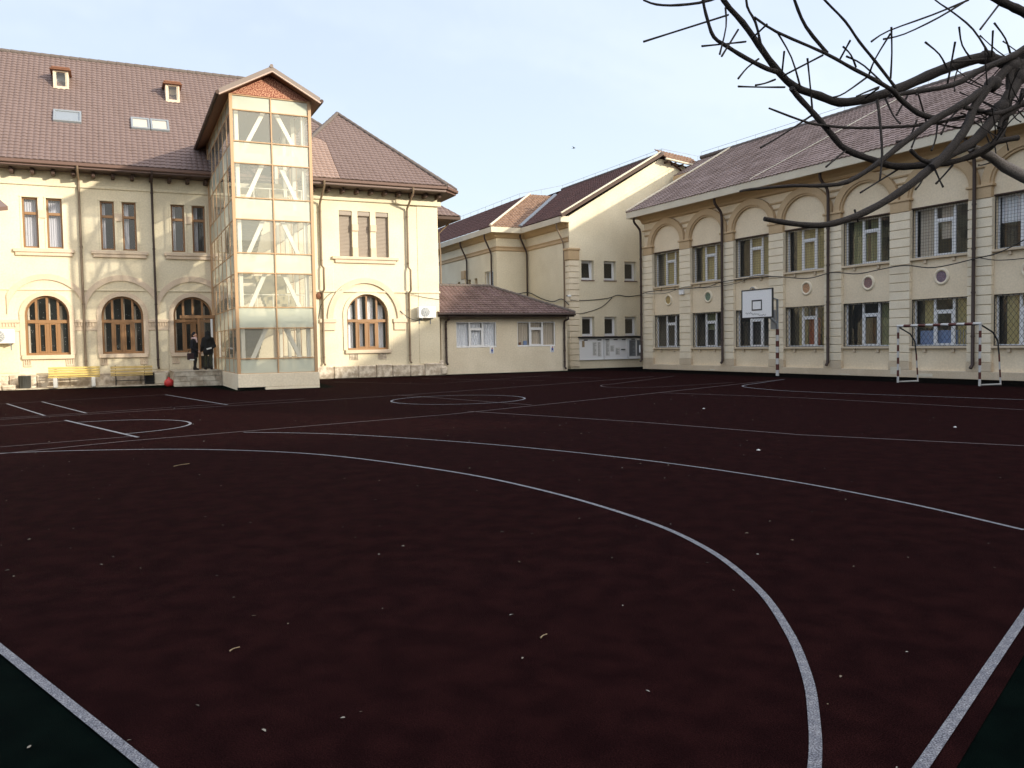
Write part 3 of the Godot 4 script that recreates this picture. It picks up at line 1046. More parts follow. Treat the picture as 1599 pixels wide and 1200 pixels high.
	# lower roof behind the wing
	s = nst()
	bx(s, Vector3(13.0, 0, -12), Vector3(17.2, 8.9, -4.4))
	mk("rear_wall", s, cream, b)
	var lower := node("lower_roof", b)
	roof_plane("tiles", lower, rm, Vector3(0, 9.0, -3.2), Vector3.RIGHT, Vector3.FORWARD, 0.8, [Vector2(13.0, 0), Vector2(18.2, 0), Vector2(15.0, 3.2), Vector2(13.0, 3.2)], 0.28, 0.36)
	s = nst()
	bx(s, Vector3(13.0, 8.8, -12), Vector3(18.2, 8.96, -3.2))
	mk("soffit", s, M.wood_dark, lower)
	s = nst()
	quad(s, Vector3(18.2, 9.0, -3.2), Vector3(18.2, 9.0, -12), Vector3(15.0, 11.56, -12), Vector3(15.0, 11.56, -6.4))
	mk("hip_slope", s, rm, lower)
	s = nst()
	tube(s, [Vector3(17.9, 8.8, -4.0), Vector3(17.2, 8.1, -4.2), Vector3(17.3, 7.0, -4.25), Vector3(17.3, 3, -4.25)], [0.05], 6)
	mk("downpipe", s, M.pipe_light, lower)
	for k in 6:
		s = nst()
		bbx(s, Vector3(17.2, 6.4 - k * 0.34, -5.3), Vector3(17.3, 6.7 - k * 0.34, -4.5), 0.02)
		mk("shutter_slat", s, M.zinc, b)
	# dormers and roof lights
	var up := Vector3(0, sl, -1).normalized()
	var out := Vector3(0, 1, sl).normalized()
	for d in [[-1.97, 4.95], [2.98, 4.8]]:
		var dm := node("dormer", b, Transform3D(Basis.from_scale(Vector3.ONE * 0.78), Vector3(d[0], 9.75 + sl * d[1], 0.95 - d[1])))
		s = nst()
		bbx(s, Vector3(-0.42, -0.1, -1.6), Vector3(-0.3, 1.02, 0.14), 0.01)
		bbx(s, Vector3(0.3, -0.1, -1.6), Vector3(0.42, 1.02, 0.14), 0.01)
		bbx(s, Vector3(-0.3, -0.1, 0.02), Vector3(0.3, 0.08, 0.14), 0.01)
		bbx(s, Vector3(-0.3, 0.94, 0.02), Vector3(0.3, 1.02, 0.14), 0.01)
		mk("frame", s, M.pink_trim, dm)
		s = nst()
		bx(s, Vector3(-0.3, 0.08, -0.6), Vector3(0.3, 0.94, -0.56))
		mk("blind", s, M.curtain_beige if d[0] > 0 else M.zinc, dm)
		for e in [-0.3, 0.24]:
			s = nst()
			bbx(s, Vector3(e, 0.08, 0.02), Vector3(e + 0.06, 0.94, 0.1), 0.01)
			mk("stile", s, M.fascia, dm)
		pane(dm, M.glass_clear, -0.24, 0.24, 0.08, [-0.24, 0.24, 0.0, 0.94, 0.0], 0.06)
		s = nst()
		bbx(s, Vector3(-0.58, 1.02, -1.9), Vector3(0.58, 1.1, 0.34), 0.02)
		bbx(s, Vector3(-0.52, 1.1, -1.9), Vector3(0.52, 1.26, 0.22), 0.06)
		mk("roof", s, M.wood_red, dm)
	for d in [[-1.68, 2.85, 1.15, 0.5], [1.38, 2.8, 0.82, 0.5], [2.23, 2.8, 0.82, 0.5]]:
		var bas := Basis(Vector3.RIGHT, up, out)
		var sk := node("skylight", b, Transform3D(bas, Vector3(d[0], 9.75 + sl * d[1], 0.95 - d[1])))
		var hw: float = d[2] / 2.0
		var hh: float = d[3]
		s = nst()
		bbx(s, Vector3(-hw, -hh, 0.0), Vector3(hw, -hh + 0.1, 0.13), 0.015)
		bbx(s, Vector3(-hw, hh - 0.1, 0.0), Vector3(hw, hh, 0.13), 0.015)
		bbx(s, Vector3(-hw, -hh + 0.1, 0.0), Vector3(-hw + 0.09, hh - 0.1, 0.13), 0.015)
		bbx(s, Vector3(hw - 0.09, -hh + 0.1, 0.0), Vector3(hw, hh - 0.1, 0.13), 0.015)
		mk("frame", s, M.zinc, sk)
		pane(sk, M.glass_clear, -hw + 0.09, hw - 0.09, -hh + 0.1, [-hw, hw, 0, hh - 0.1, 0.0], 0.1)
		s = nst()
		quad(s, Vector3(-hw + 0.09, -hh + 0.1, 0.07), Vector3(hw - 0.09, -hh + 0.1, 0.07), Vector3(hw - 0.09, hh - 0.1, 0.07), Vector3(-hw + 0.09, hh - 0.1, 0.07))
		mk("blind", s, M.curtain_beige if d[0] > 0 else M.zinc, sk)
	# round siren and thin cables on the wing
	s = nst()
	lathe(s, [Vector2(0.001, 0.12), Vector2(0.06, 0.12), Vector2(0.1, 0.08), Vector2(0.16, 0.1), Vector2(0.17, 0.05), Vector2(0.12, 0.0)], 16, Vector3(9.17, 4.15, 0.2), Basis(Vector3.RIGHT, PI / 2))
	mk("siren", s, M.wood_red, b)
	path_tube("cable", b, M.cable, smooth_path([Vector3(13.3, 3.4, 0.32), Vector3(13.7, 3.05, 0.4), Vector3(14.2, 2.9, 0.4), Vector3(14.5, 3.0, 0.4)]), 0.018, 5)
	path_tube("cable", b, M.cable, smooth_path([Vector3(9.1, 3.0, 0.23), Vector3(9.25, 3.7, 0.23), Vector3(9.7, 4.25, 0.25), Vector3(10.3, 4.45, 0.3)]), 0.014, 5)
	path_tube("cable", b, M.cable, smooth_path([Vector3(13.9, 4.28, 0.3), Vector3(14.6, 4.12, 0.27), Vector3(15.5, 4.0, 0.25)]), 0.012, 5)

# ---------- glazed stair tower ----------
func build_tower() -> void:
	var x0 := 4.18
	var x1 := 7.12
	var zf := -33.2
	var zb := -41.75
	var t := thing("glass_stair_tower", "tall glazed stair tower with orange brown frame and small gabled roof", "stair tower", shift(x0, 0, zf))
	var W := x1 - x0
	var Dp := zf - zb
	var fm: Material = M.tower_frame
	var s := nst()
	# plinth with a low vent slot at the front left corner
	bbx(s, Vector3(-0.06, 0.1, -6.0), Vector3(W + 0.1, 0.62, 0.1), 0.012)
	bx(s, Vector3(-0.06, 0.0, -6.0), Vector3(W + 0.1, 0.1, -0.25))
	bx(s, Vector3(0.95, 0.0, -0.25), Vector3(W + 0.1, 0.1, 0.098))
	mk("plinth", s, M.cream_pale, t)
	s = nst()
	bx(s, Vector3(-0.04, 0.01, -0.26), Vector3(0.95, 0.1, -0.2))
	mk("vent_slot", s, M.black, t)
	var ys := [0.62, 1.2, 2.37, 3.17, 4.48, 5.24, 6.52, 7.33, 8.63, 9.44, 10.61, 11.16]
	# corner posts
	for p in [Vector2(0, 0), Vector2(W, 0), Vector2(0, -Dp + 0.1), Vector2(W, -Dp + 0.1)]:
		s = nst()
		bbx(s, Vector3(p.x - 0.062, 0.62, p.y - 0.062), Vector3(p.x + 0.062, 11.2, p.y + 0.062), 0.012)
		mk("post", s, fm, t)
	# front, left and right glazing: local x along the face, z outwards
	var left := Transform3D(Basis(Vector3(0, 0, 1), Vector3.UP, Vector3(-1, 0, 0)), Vector3(0, 0, -Dp + 0.1))
	var right := Transform3D(Basis(Vector3(0, 0, -1), Vector3.UP, Vector3(1, 0, 0)), Vector3(W, 0, 0))
	var faces := [["front_glazing", Transform3D(), W, 2], ["left_glazing", left, Dp - 0.1, 6], ["right_glazing", right, Dp - 0.1, 6]]
	for f in faces:
		var g := node(f[0], t, f[1])
		var n: int = f[3]
		var L: float = f[2]
		var fz := 0.05 if n == 2 else 0.018
		var fmat: Material = fm if n == 2 else fm
		for k in range(1, n):
			s = nst()
			var x := L * k / n
			bbx(s, Vector3(x - 0.024, 0.62, -fz), Vector3(x + 0.024, 11.16, fz + 0.003), 0.006)
			mk("mullion", s, fmat, g)
		for j in ys.size():
			for k in n:
				s = nst()
				var a := L * k / n + (0.024 if k > 0 else 0.062)
				var b := L * (k + 1) / n - (0.024 if k < n - 1 else 0.062)
				bbx(s, Vector3(a, ys[j] - 0.021, -fz), Vector3(b, ys[j] + 0.021, fz), 0.006)
				mk("rail", s, fmat, g)
		for j in ys.size() - 1:
			for k in n:
				var frosted := j % 2 == 0
				pane(g, M.glass_frosted if frosted else M.glass_tower, L * k / n + 0.03, L * (k + 1) / n - 0.03, ys[j] + 0.028, [0, 1, 0, ys[j + 1] - 0.028, 0.0], 0.0)
	# white steel bracing behind the front and on the right
	for j in 5:
		var y := 0.45 + j * 2.07
		for sg in [0, 1]:
			s = nst()
			var a := Vector3(0.22 if sg == 0 else W - 0.22, y, -0.28)
			var b := Vector3(W / 2.0 - 0.06 if sg == 0 else W / 2.0 + 0.06, minf(y + 2.6, 11.0), -0.28)
			var d := (b - a).normalized()
			var nx := Vector3(-d.y, d.x, 0) * 0.075
			var zz := Vector3(0, 0, 0.06)
			quad(s, a - nx + zz, b - nx + zz, b + nx + zz, a + nx + zz)
			quad(s, b - nx - zz, a - nx - zz, a + nx - zz, b + nx - zz)
			quad(s, a - nx - zz, b - nx - zz, b - nx + zz, a - nx + zz)
			quad(s, a + nx + zz, b + nx + zz, b + nx - zz, a + nx - zz)
			mk("brace", s, M.steel_white, t)
	# steel frame: columns and floor beams
	for p in [Vector2(0.22, -0.28), Vector2(W - 0.22, -0.28), Vector2(0.22, -4.3), Vector2(W - 0.22, -4.3), Vector2(W - 0.22, -2.3), Vector2(W - 0.22, -6.4)]:
		s = nst()
		bbx(s, Vector3(p.x - 0.07, 0.62, p.y - 0.07), Vector3(p.x + 0.07, 11.1, p.y + 0.07), 0.008)
		mk("column", s, M.steel_white, t)
	for y in [2.75, 4.85, 6.9, 9.0]:
		s = nst()
		bbx(s, Vector3(0.12, y - 0.12, -0.5), Vector3(W - 0.12, y + 0.1, -0.36), 0.008)
		mk("beam", s, M.steel_white, t)
	# stair flights, landings, railings
	var lv := [0.62, 2.75, 4.85, 6.9, 9.0]
	for j in 5:
		var front := j % 2 == 1
		s = nst()
		var za := -1.9 if front else -7.9
		var zb2 := -0.5 if front else -6.0
		bbx(s, Vector3(0.1, lv[j] - 0.16, minf(za, zb2)), Vector3(W - 0.1, lv[j], maxf(za, zb2)), 0.01)
		mk("landing", s, M.stair, t)
		if j < 4:
			s = nst()
			var n := 12
			var up: float = (lv[j + 1] - lv[j]) / n
			var zs := za if front else zb2
			var ze := -6.0 if front else -1.9
			var xa := 0.12 if j % 2 == 0 else W / 2.0 + 0.08
			var xb := xa + W / 2.0 - 0.2
			for k in n:
				var p := lerpf(zs, ze, float(k) / n)
				var q := lerpf(zs, ze, float(k + 1) / n)
				bx(s, Vector3(xa, lv[j] + up * k - 0.14, minf(p, q)), Vector3(xb, lv[j] + up * (k + 1), maxf(p, q)))
			mk("flight", s, M.stair_olive, t)
		if front:
			s = nst()
			for h in [0.45, 0.95]:
				tube(s, [Vector3(0.2, lv[j] + h, -0.72), Vector3(W - 0.2, lv[j] + h, -0.72)], [0.022], 6)
			for k in 5:
				var x := lerpf(0.25, W - 0.25, k / 4.0)
				tube(s, [Vector3(x, lv[j], -0.72), Vector3(x, lv[j] + 0.95, -0.72)], [0.02], 6)
			mk("railing", s, M.steel_white, t)
	# gable, roof, eaves
	s = nst()
	var gy := 11.19
	var rise := 0.80
	var pk := Vector3(W / 2.0, gy + rise, 0.06)
	tri(s, Vector3(-0.02, gy, 0.06), Vector3(W + 0.02, gy, 0.06), pk)
	tri(s, Vector3(W + 0.02, gy, -0.1), Vector3(-0.02, gy, -0.1), pk + Vector3(0, 0, -0.16))
	quad(s, Vector3(-0.02, gy, -0.1), Vector3(W + 0.02, gy, -0.1), Vector3(W + 0.02, gy, 0.06), Vector3(-0.02, gy, 0.06))
	mk("gable_panel", s, M.gable_speckle, t)
	var sl := rise / (W / 2.0)
	for sg in [-1, 1]:
		s = nst()
		var e := 0.34 if sg > 0 else 0.46
		var c := Vector3(W / 2.0, gy + rise + 0.04, 0)
		var o := Vector3(W / 2.0 + sg * (W / 2.0 + e), gy + 0.04 - sl * e, 0)
		var f := Vector3(0, 0, 0.52)
		var r := Vector3(0, 0, -11.5)
		var h := Vector3(0, 0.2, 0)
		var q := [c + f, o + f, o + r, c + r]
		if sg < 0:
			q = [o + f, c + f, c + r, o + r]
		quad(s, q[0] + h, q[1] + h, q[2] + h, q[3] + h)
		quad(s, q[1], q[0], q[0] + h, q[1] + h) if false else quad(s, q[0], q[1], q[1] + h, q[0] + h)
		if sg > 0:
			quad(s, q[1], q[2], q[2] + h, q[1] + h)
		else:
			quad(s, q[3], q[0], q[0] + h, q[3] + h)
		# standing seams
		for k in 22:
			var z := 0.4 - k * 0.52
			var u := Vector3(0, 0.19, z)
			var w2 := Vector3(0, 0, 0.025)
			tube(s, [c + u, o + u], [0.022], 4)
		mk("roof_sheet", s, M.sheet_brown, t)
		s = nst()
		quad(s, q[3] - Vector3(0, 0.012, 0), q[2] - Vector3(0, 0.012, 0), q[1] - Vector3(0, 0.012, 0), q[0] - Vector3(0, 0.012, 0))
		mk("soffit", s, M.wood_red, t)
		s = nst()
		var a := o + f + Vector3(sg * 0.05, 0.07, 0.02)
		tube(s, [a, o + r + Vector3(sg * 0.05, 0.07, 0)], [0.075], 8)
		mk("gutter", s, M.wood_dark, t)
		s = nst()
		tube(s, [c + f + Vector3(0, -0.01, 0.02), o + f + Vector3(0, -0.01, 0.02)], [0.035], 5)
		mk("verge", s, M.verge_pink, t)
	s = nst()
	tube(s, [Vector3(W / 2.0, gy + rise + 0.24, 0.55), Vector3(W / 2.0, gy + rise + 0.24, -11.5)], [0.07], 8)
	mk("ridge_cap", s, M.sheet_brown, t)
	# entrance door between the tower and the facade
	var d := thing("entrance_door", "brown framed glass entrance door with a white edge, open beside the tower", "door", shift(3.4, 0.66, -41.05))
	s = nst()
	bbx(s, Vector3(0.0, 0, -0.06), Vector3(0.1, 2.35, 0.06), 0.008)
	bbx(s, Vector3(0.66, 0, -0.06), Vector3(0.76, 2.35, 0.06), 0.008)
	bbx(s, Vector3(-0.75, 2.35, -0.08), Vector3(0.8, 2.5, 0.08), 0.01)
	mk("frame", s, M.frame_wood, d)
	s = nst()
	bbx(s, Vector3(0.57, 0.02, -0.03), Vector3(0.655, 2.33, 0.09), 0.01)
	mk("edge_strip", s, M.pvc, d)
	pane(d, M.glass_clear, 0.1, 0.57, 0.03, [0, 1, 0, 2.32, 0.0], 0.0)
	# entrance steps
	var e := thing("entrance_steps", "low concrete entrance platform beside the stair tower", "steps", shift(2.15, 0, -38.3))
	for c in 3:
		var x := 0.0
		var y := c * 0.215
		var k := 0
		while x < 1.95:
			s = nst()
			var w := 0.65 if (k + c) % 2 == 0 else 0.52
			var xe := minf(x + w, 1.95)
			bbx(s, Vector3(x + 0.004, y + 0.004, -1.2), Vector3(xe - 0.004, y + 0.211, 0), 0.012)
			mk("block", s, M.concrete, e)
			x = xe
			k += 1
	s = nst()
	bbx(s, Vector3(-0.03, 0.645, -3.3), Vector3(1.97, 0.672, 0.03), 0.008)
	bx(s, Vector3(0.0, 0.0, -3.3), Vector3(1.95, 0.645, -1.2))
	mk("slab", s, M.concrete, e)

# ---------- single storey annex ----------
func build_annex() -> void:
	var b := thing("annex_building", "low cream annex with brown tiled roof and two white windows", "building", shift(15.75, 0, -42.1))
	var s := nst()
	var ops := [[0.88, 3.28, 1.46, 2.83, 0.0], [4.56, 6.98, 1.46, 2.83, 0.0]]
	wall_panel(s, 0.0, 7.75, 0.0, flat(0, 7.75, 3.12), 0.0, 0.3, ops)
	mk("wall", s, M.cream_pale, b)
	s = nst()
	bx(s, Vector3(7.45, 0, -2.6), Vector3(7.745, 3.12, -0.31))
	bx(s, Vector3(0.0, 0, -2.6), Vector3(0.3, 3.12, -0.31))
	bx(s, Vector3(0.3, 0, -2.6), Vector3(7.45, 3.12, -2.4))
	mk("outer_wall", s, M.cream_pale, b)
	pvc_window(b, 0.88, 3.28, 1.46, 2.83, -0.08, [0.335, 0.665], 1, M.curtain_white, [[0.0, 0.32, 0.0], [0.36, 0.64, 0.0], [0.68, 1.0, 0.0]], M.glass_clear, "white window with pale blue white net curtains")
	pvc_window(b, 4.56, 6.98, 1.46, 2.83, -0.08, [0.335, 0.665], 1, M.curtain_beige, [[0.0, 0.32, 0.0], [0.36, 0.64, 0.0], [0.68, 1.0, 0.0]], M.glass_clear, "white window with beige curtains")
	for x in [[0.88, 3.28], [4.56, 6.98]]:
		s = nst()
		bbx(s, Vector3(x[0], 1.43, -0.04), Vector3(x[1], 1.46, 0.02), 0.006)
		mk("sill", s, M.pvc, b)
	s = nst()
	bx(s, Vector3(-0.3, 3.12, -2.7), Vector3(7.9, 3.16, 0.58))
	mk("soffit", s, M.wood_dark, b)
	s = nst()
	bbx(s, Vector3(-0.35, 3.08, 0.55), Vector3(7.92, 3.24, 0.58), 0.004)
	tube(s, [Vector3(-0.35, 3.22, 0.64), Vector3(7.95, 3.22, 0.64)], [0.07], 8)
	mk("gutter", s, M.pipe_brown, b)
	var r := node("roof", b)
	roof_plane("tiles", r, M.roof_annex, Vector3(0, 3.27, 0.62), Vector3.RIGHT, Vector3.FORWARD, 0.46, [Vector2(-0.4, 0), Vector2(7.95, 0), Vector2(4.25, 3.7), Vector2(-0.4, 3.7)], 0.24, 0.3, 0.045, 0.03)
	s = nst()
	quad(s, Vector3(7.95, 3.27, 0.62), Vector3(7.95, 3.27, -2.6), Vector3(4.25, 4.97, -3.08), Vector3(4.25, 4.97, -3.08))
	mk("hip_slope", s, M.roof_annex, r)
	ridge("ridge_tiles", r, M.ridge_grey, Vector3(4.25, 5.02, -3.08), Vector3(7.92, 3.34, 0.58), 0.1)
	ridge("ridge_tiles", r, M.ridge_grey, Vector3(-0.4, 5.02, -3.08), Vector3(4.25, 5.02, -3.08), 0.1)
	downpipe(b, 0.25, 3.2, 0.6, 2.75, 0.55, M.pipe_brown, 0.06)
	downpipe(b, 7.5, 3.2, 0.6, 2.75, 0.12, M.pipe_brown, 0.06)
	# objects on the inner sill of the right window
	s = nst()
	bbx(s, Vector3(4.72, 1.52, -0.2), Vector3(4.85, 1.68, -0.13), 0.02)
	mk("box", s, M.wood_red, b)
	s = nst()
	bbx(s, Vector3(5.0, 1.52, -0.2), Vector3(5.22, 1.76, -0.13), 0.02)
	mk("box", s, M.sheet_blue, b)
	for k in 2:
		var p := thing("wall_sign", ["small white sign with a figure, below the window with white curtains", "small white sign with a figure, below the window with beige curtains"][k], "sign", shift([18.72, 22.5][k], 1.08, -42.095), "figure signs on the annex wall")
		s = nst()
		bbx(s, Vector3(-0.13, 0, 0), Vector3(0.13, 0.36, 0.012), 0.004)
		mk("board", s, M.pvc, p)
		s = nst()
		lathe(s, [Vector2(0.001, 0.006), Vector2(0.042, 0.006), Vector2(0.042, 0.0)], 12, Vector3(0.02, 0.29, 0.0135), Basis(Vector3.RIGHT, PI / 2))
		mk("figure_head", s, M.cloth_orange, p)
		s = nst()
		bbx(s, Vector3(-0.05, 0.12, 0.0125), Vector3(0.07, 0.24, 0.018), 0.002)
		bbx(s, Vector3(-0.05, 0.03, 0.0125), Vector3(-0.015, 0.12, 0.018), 0.002)
		bbx(s, Vector3(0.03, 0.03, 0.0125), Vector3(0.07, 0.12, 0.018), 0.002)
		mk("figure_body", s, M.sign_blue, p)

# ---------- hall with the gable (centre) ----------
func build_hall() -> void:
	
	var b := thing("gabled_hall_building", "tall cream hall with blank gable wall and long tiled roof behind the annex", "building", shift(24.94, 0, -44.3))
	var cream: Material = M.cream
	var s := nst()
	var ops := []
	for x in [0.84, 2.45, 3.96]:
		ops.append([x, x + 0.88, 5.42, 6.62, 0.0])
		ops.append([x, x + 0.88, 1.98, 3.18, 0.0])
	wall_panel(s, 0.0, 11.5, 0.0, [Vector2(0, 9.25), Vector2(6.72, 13.2), Vector2(9.5, 12.75), Vector2(11.5, 12.5)], 0.0, 0.45, ops)
	mk("gable_wall", s, cream, b)
	var k := 0
	for o in ops:
		var w := node("window", b)
		s = nst()
		var x0: float = o[0]
		var x1: float = o[1]
		var y0: float = o[2]
		var y1: float = o[3]
		var z := -0.3
		bbx(s, Vector3(x0, y0, z - 0.04), Vector3(x1, y0 + 0.09, z + 0.04), 0.006)
		bbx(s, Vector3(x0, y1 - 0.08, z - 0.04), Vector3(x1, y1, z + 0.04), 0.006)
		bbx(s, Vector3(x0, y0 + 0.09, z - 0.04), Vector3(x0 + 0.09, y1 - 0.08, z + 0.04), 0.006)
		bbx(s, Vector3(x1 - 0.1, y0 + 0.09, z - 0.04), Vector3(x1, y1 - 0.08, z + 0.04), 0.006)
		mk("frame", s, M.pvc, w)
		# sash, tilted inwards on the first window
		var tilt := Transform3D(Basis(Vector3.RIGHT, -0.1 if k == 0 else 0.0), Vector3(0, y0 + 0.09, z + 0.02))
		s = nst()
		var hh := y1 - y0 - 0.17
		for e in [[x0 + 0.09, x0 + 0.15, 0.0, hh], [x1 - 0.16, x1 - 0.1, 0.0, hh], [x0 + 0.15, x1 - 0.16, 0.0, 0.06], [x0 + 0.15, x1 - 0.16, hh - 0.06, hh]]:
			bbx(s, Vector3(e[0], e[2], -0.02), Vector3(e[1], e[3], 0.035), 0.005)
		mk("sash", s, M.pvc, w, tilt)
		s = nst()
		quad(s, Vector3(x0 + 0.15, 0.06, 0), Vector3(x1 - 0.16, 0.06, 0), Vector3(x1 - 0.16, hh - 0.06, 0), Vector3(x0 + 0.15, hh - 0.06, 0))
		mk("pane", s, M.glass_clear, w, tilt)
		s = nst()
		bbx(s, Vector3(x0 - 0.03, y0 - 0.05, -0.26), Vector3(x1 + 0.03, y0, 0.06), 0.01)
		mk("sill", s, M.gutter, w)
		k += 1
	s = nst()
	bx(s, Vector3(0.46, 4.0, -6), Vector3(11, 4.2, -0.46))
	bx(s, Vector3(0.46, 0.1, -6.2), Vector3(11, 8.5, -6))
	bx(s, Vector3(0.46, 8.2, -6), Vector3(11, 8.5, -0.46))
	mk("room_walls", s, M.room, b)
	# corner pier with quoins and capital
	for j in 18:
		s = nst()
		var y := 0.12 + j * 0.36
		bbx(s, Vector3(0.0, y + 0.018, 0.0), Vector3(0.62, y + 0.342, 0.08), 0.016)
		mk("block", s, M.pier_cream, b)
		s = nst()
		bbx(s, Vector3(-0.07, y + 0.018, -0.5), Vector3(0.0, y + 0.342, 0.08), 0.016)
		mk("block", s, M.pier_cream, b)
	s = nst()
	bbx(s, Vector3(-0.12, 6.62, -0.5), Vector3(0.66, 7.2, 0.1), 0.02)
	bbx(s, Vector3(-0.17, 7.2, -0.5), Vector3(0.71, 7.34, 0.16), 0.03)
	mk("capital", s, M.ochre, b)
	# long wall facing left, in two parts with a return
	var side := Transform3D(Basis(Vector3(0, 0, 1), Vector3.UP, Vector3(-1, 0, 0)), Vector3(0, 0, 0))
	s = nst()
	wall_panel(s, -6.4, -0.46, 0.0, flat(-6.4, -0.46, 9.2), 0.0, 0.4, [])
	mk("long_wall", s, cream, b, side)
	s = nst()
	bx(s, Vector3(-2.15, 0, -6.3), Vector3(0.0, 9.2, -5.9))
	mk("return_wall", s, cream, b)
	var far := node("far_wing", b, Transform3D(side.basis, Vector3(-2.15, 0, 0)))
	s = nst()
	var fo := [[-7.9, -6.5, 5.3, 6.5, 0.0], [-11.0, -10.4, 4.9, 6.2, 0.0], [-9.7, -9.2, 4.9, 6.2, 0.0], [-13.0, -12.3, 4.5, 6.2, 0.35], [-14.6, -13.9, 4.5, 6.2, 0.35], [-16.2, -15.5, 4.5, 6.2, 0.35]]
	wall_panel(s, -24.0, -6.3, 0.0, flat(-24.0, -6.3, 9.2), 0.0, 0.4, fo)
	mk("wall", s, cream, far)
	pvc_window(far, -7.9, -6.5, 5.3, 6.5, -0.15, [0.5], -1, M.curtain_beige, [[0.0, 0.3, 0.0]], M.glass_clear)
	for o in fo.slice(1):
		s = nst()
		bbx(s, Vector3(o[0], o[2], -0.25), Vector3(o[1], o[2] + 0.08, -0.17), 0.006)
		bbx(s, Vector3(o[0], o[2] + 0.08, -0.25), Vector3(o[0] + 0.07, o[3] - o[4], -0.17), 0.006)
		bbx(s, Vector3(o[1] - 0.07, o[2] + 0.08, -0.25), Vector3(o[1], o[3] - o[4], -0.17), 0.006)
		mk("window_frame", s, M.frame_wood, far)
		pane(far, M.glass_clear, o[0] + 0.07, o[1] - 0.07, o[2] + 0.08, o, -0.2)
	for j in 6:
		s = nst()
		bbx(s, Vector3(-11.95, 4.5 + j * 0.3, 0.0), Vector3(-11.35, 4.78 + j * 0.3, 0.06), 0.01)
		mk("block", s, M.pier_cream, far)
	s = nst()
	bbx(s, Vector3(-12.0, 6.3, 0.0), Vector3(-11.3, 6.9, 0.1), 0.02)
	mk("capital", s, M.ochre, far)
	s = nst()
	bx(s, Vector3(-2.5, 0.0, -24.0), Vector3(0, 0.1, -6.3))
	bx(s, Vector3(3.0, 0.1, -24.0), Vector3(3.2, 9.0, -6.3))
	mk("room_floor", s, M.room, b)
	# cornices: moulded ochre bands and cream fascia boards, swept along the three faces
	var corn := [[0.0, 8.55], [0.12, 8.6], [0.22, 8.72], [0.42, 8.86], [0.52, 8.9]]
	var band := [[0.0, 7.72], [0.07, 7.76], [0.05, 7.9], [0.1, 8.0], [0.0, 8.04]]
	var fas := [[0.52, 8.86], [0.62, 8.86], [0.64, 9.2], [0.5, 9.22]]
	var plan := [Vector2(0, 0.0), Vector2(0, -5.9), Vector2(-2.15, -5.9), Vector2(-2.15, -24.0)]
	for q in [["cornice", corn, M.ochre], ["string_course", band, M.ochre], ["fascia", fas, M.fascia]]:
		s = nst()
		sweep(s, plan, q[1])
		mk(q[0], s, q[2], b)
	s = nst()
	bbx(s, Vector3(-0.62, 8.86, -0.3), Vector3(0.0, 9.22, 0.12), 0.02)
	mk("fascia", s, M.fascia, b)
	# roofs
	var r := node("roof", b)
	var sl := 0.575
	var ex := -0.64
	var ridge_d := 7.35
	# plane facing left: along = +z (local), inward = +x
	roof_plane("tiles", r, M.roof_hall, Vector3(ex, 9.22, 0), Vector3(0, 0, 1), Vector3(1, 0, 0), sl, [Vector2(-5.4, 0), Vector2(0.3, 0), Vector2(0.3, ridge_d), Vector2(-12.75, ridge_d)], 0.24, 0.33, 0.04, 0.03)
	# far part: hip end facing front and plane facing left
	var fx := ex - 2.15
	roof_plane("hip_tiles", r, M.roof_hall_sunlit, Vector3(fx, 9.22, -5.4), Vector3.RIGHT, Vector3.FORWARD, sl, [Vector2(0, 0), Vector2(2.15, 0), Vector2(8.0, 5.85), Vector2(5.85, 5.85)], 0.24, 0.33, 0.05, 0.04)  # sun on this slope is put into the tile colour
	roof_plane("tiles", r, M.roof_hall, Vector3(fx, 9.22, 0), Vector3(0, 0, 1), Vector3(1, 0, 0), sl, [Vector2(-30, 0), Vector2(-5.4, 0), Vector2(-11.25, 5.85), Vector2(-30, 5.85)], 0.24, 0.33, 0.04, 0.03)
	s = nst()
	quad(s, Vector3(fx + 5.85, 12.58, -11.25), Vector3(8, 12.58, -11.25), Vector3(8, 12.58, -30), Vector3(fx + 5.85, 12.58, -30))
	quad(s, Vector3(6.71, 13.44, 0.3), Vector3(12, 10.4, 0.0), Vector3(12, 10.4, -30), Vector3(6.71, 13.44, -30))
	mk("rear_slope", s, M.roof_hall, r)
	# valley flashing
	s = nst()
	var va := Vector3(ex, 9.22, -5.4)
	var vd := Vector3(5.85, sl * 5.85, -5.85)
	tube(s, [va + Vector3(0, 0.03, 0), va + vd + Vector3(0, 0.06, 0)], [0.17], 8)
	mk("valley_flashing", s, M.zinc, r)
	s = nst()
	tube(s, [Vector3(fx, 9.3, -5.4), Vector3(fx + 5.85, 9.3 + sl * 5.85, -11.25)], [0.08], 6)
	mk("hip_capping", s, M.fascia, r)
	s = nst()
	var q0 := Vector3(ex, 9.25, 0.3)
	var q1 := Vector3(ex + ridge_d, 9.25 + sl * ridge_d, 0.3)
	tube(s, [q0 + Vector3(0.1, 0.14, -0.25), q1 + Vector3(0, 0.12, -0.25)], [0.075], 6)
	mk("verge_capping", s, M.fascia, r)
	s = nst()
	quad(s, q0 + Vector3(0, -0.14, 0.004), q1 + Vector3(0, -0.14, 0.004), q1 + Vector3(0, 0.06, 0.004), q0 + Vector3(0, 0.06, 0.004))
	quad(s, q0 + Vector3(0, -0.14, -0.3), q1 + Vector3(0, -0.14, -0.3), q1 + Vector3(0, -0.14, 0.004), q0 + Vector3(0, -0.14, 0.004))
	mk("barge_board", s, M.wood_dark, r)
	ridge("ridge_tiles", r, M.ridge_grey, Vector3(ex + ridge_d, 9.26 + sl * ridge_d, 0.3), Vector3(ex + ridge_d, 9.26 + sl * ridge_d, -12.9), 0.1)
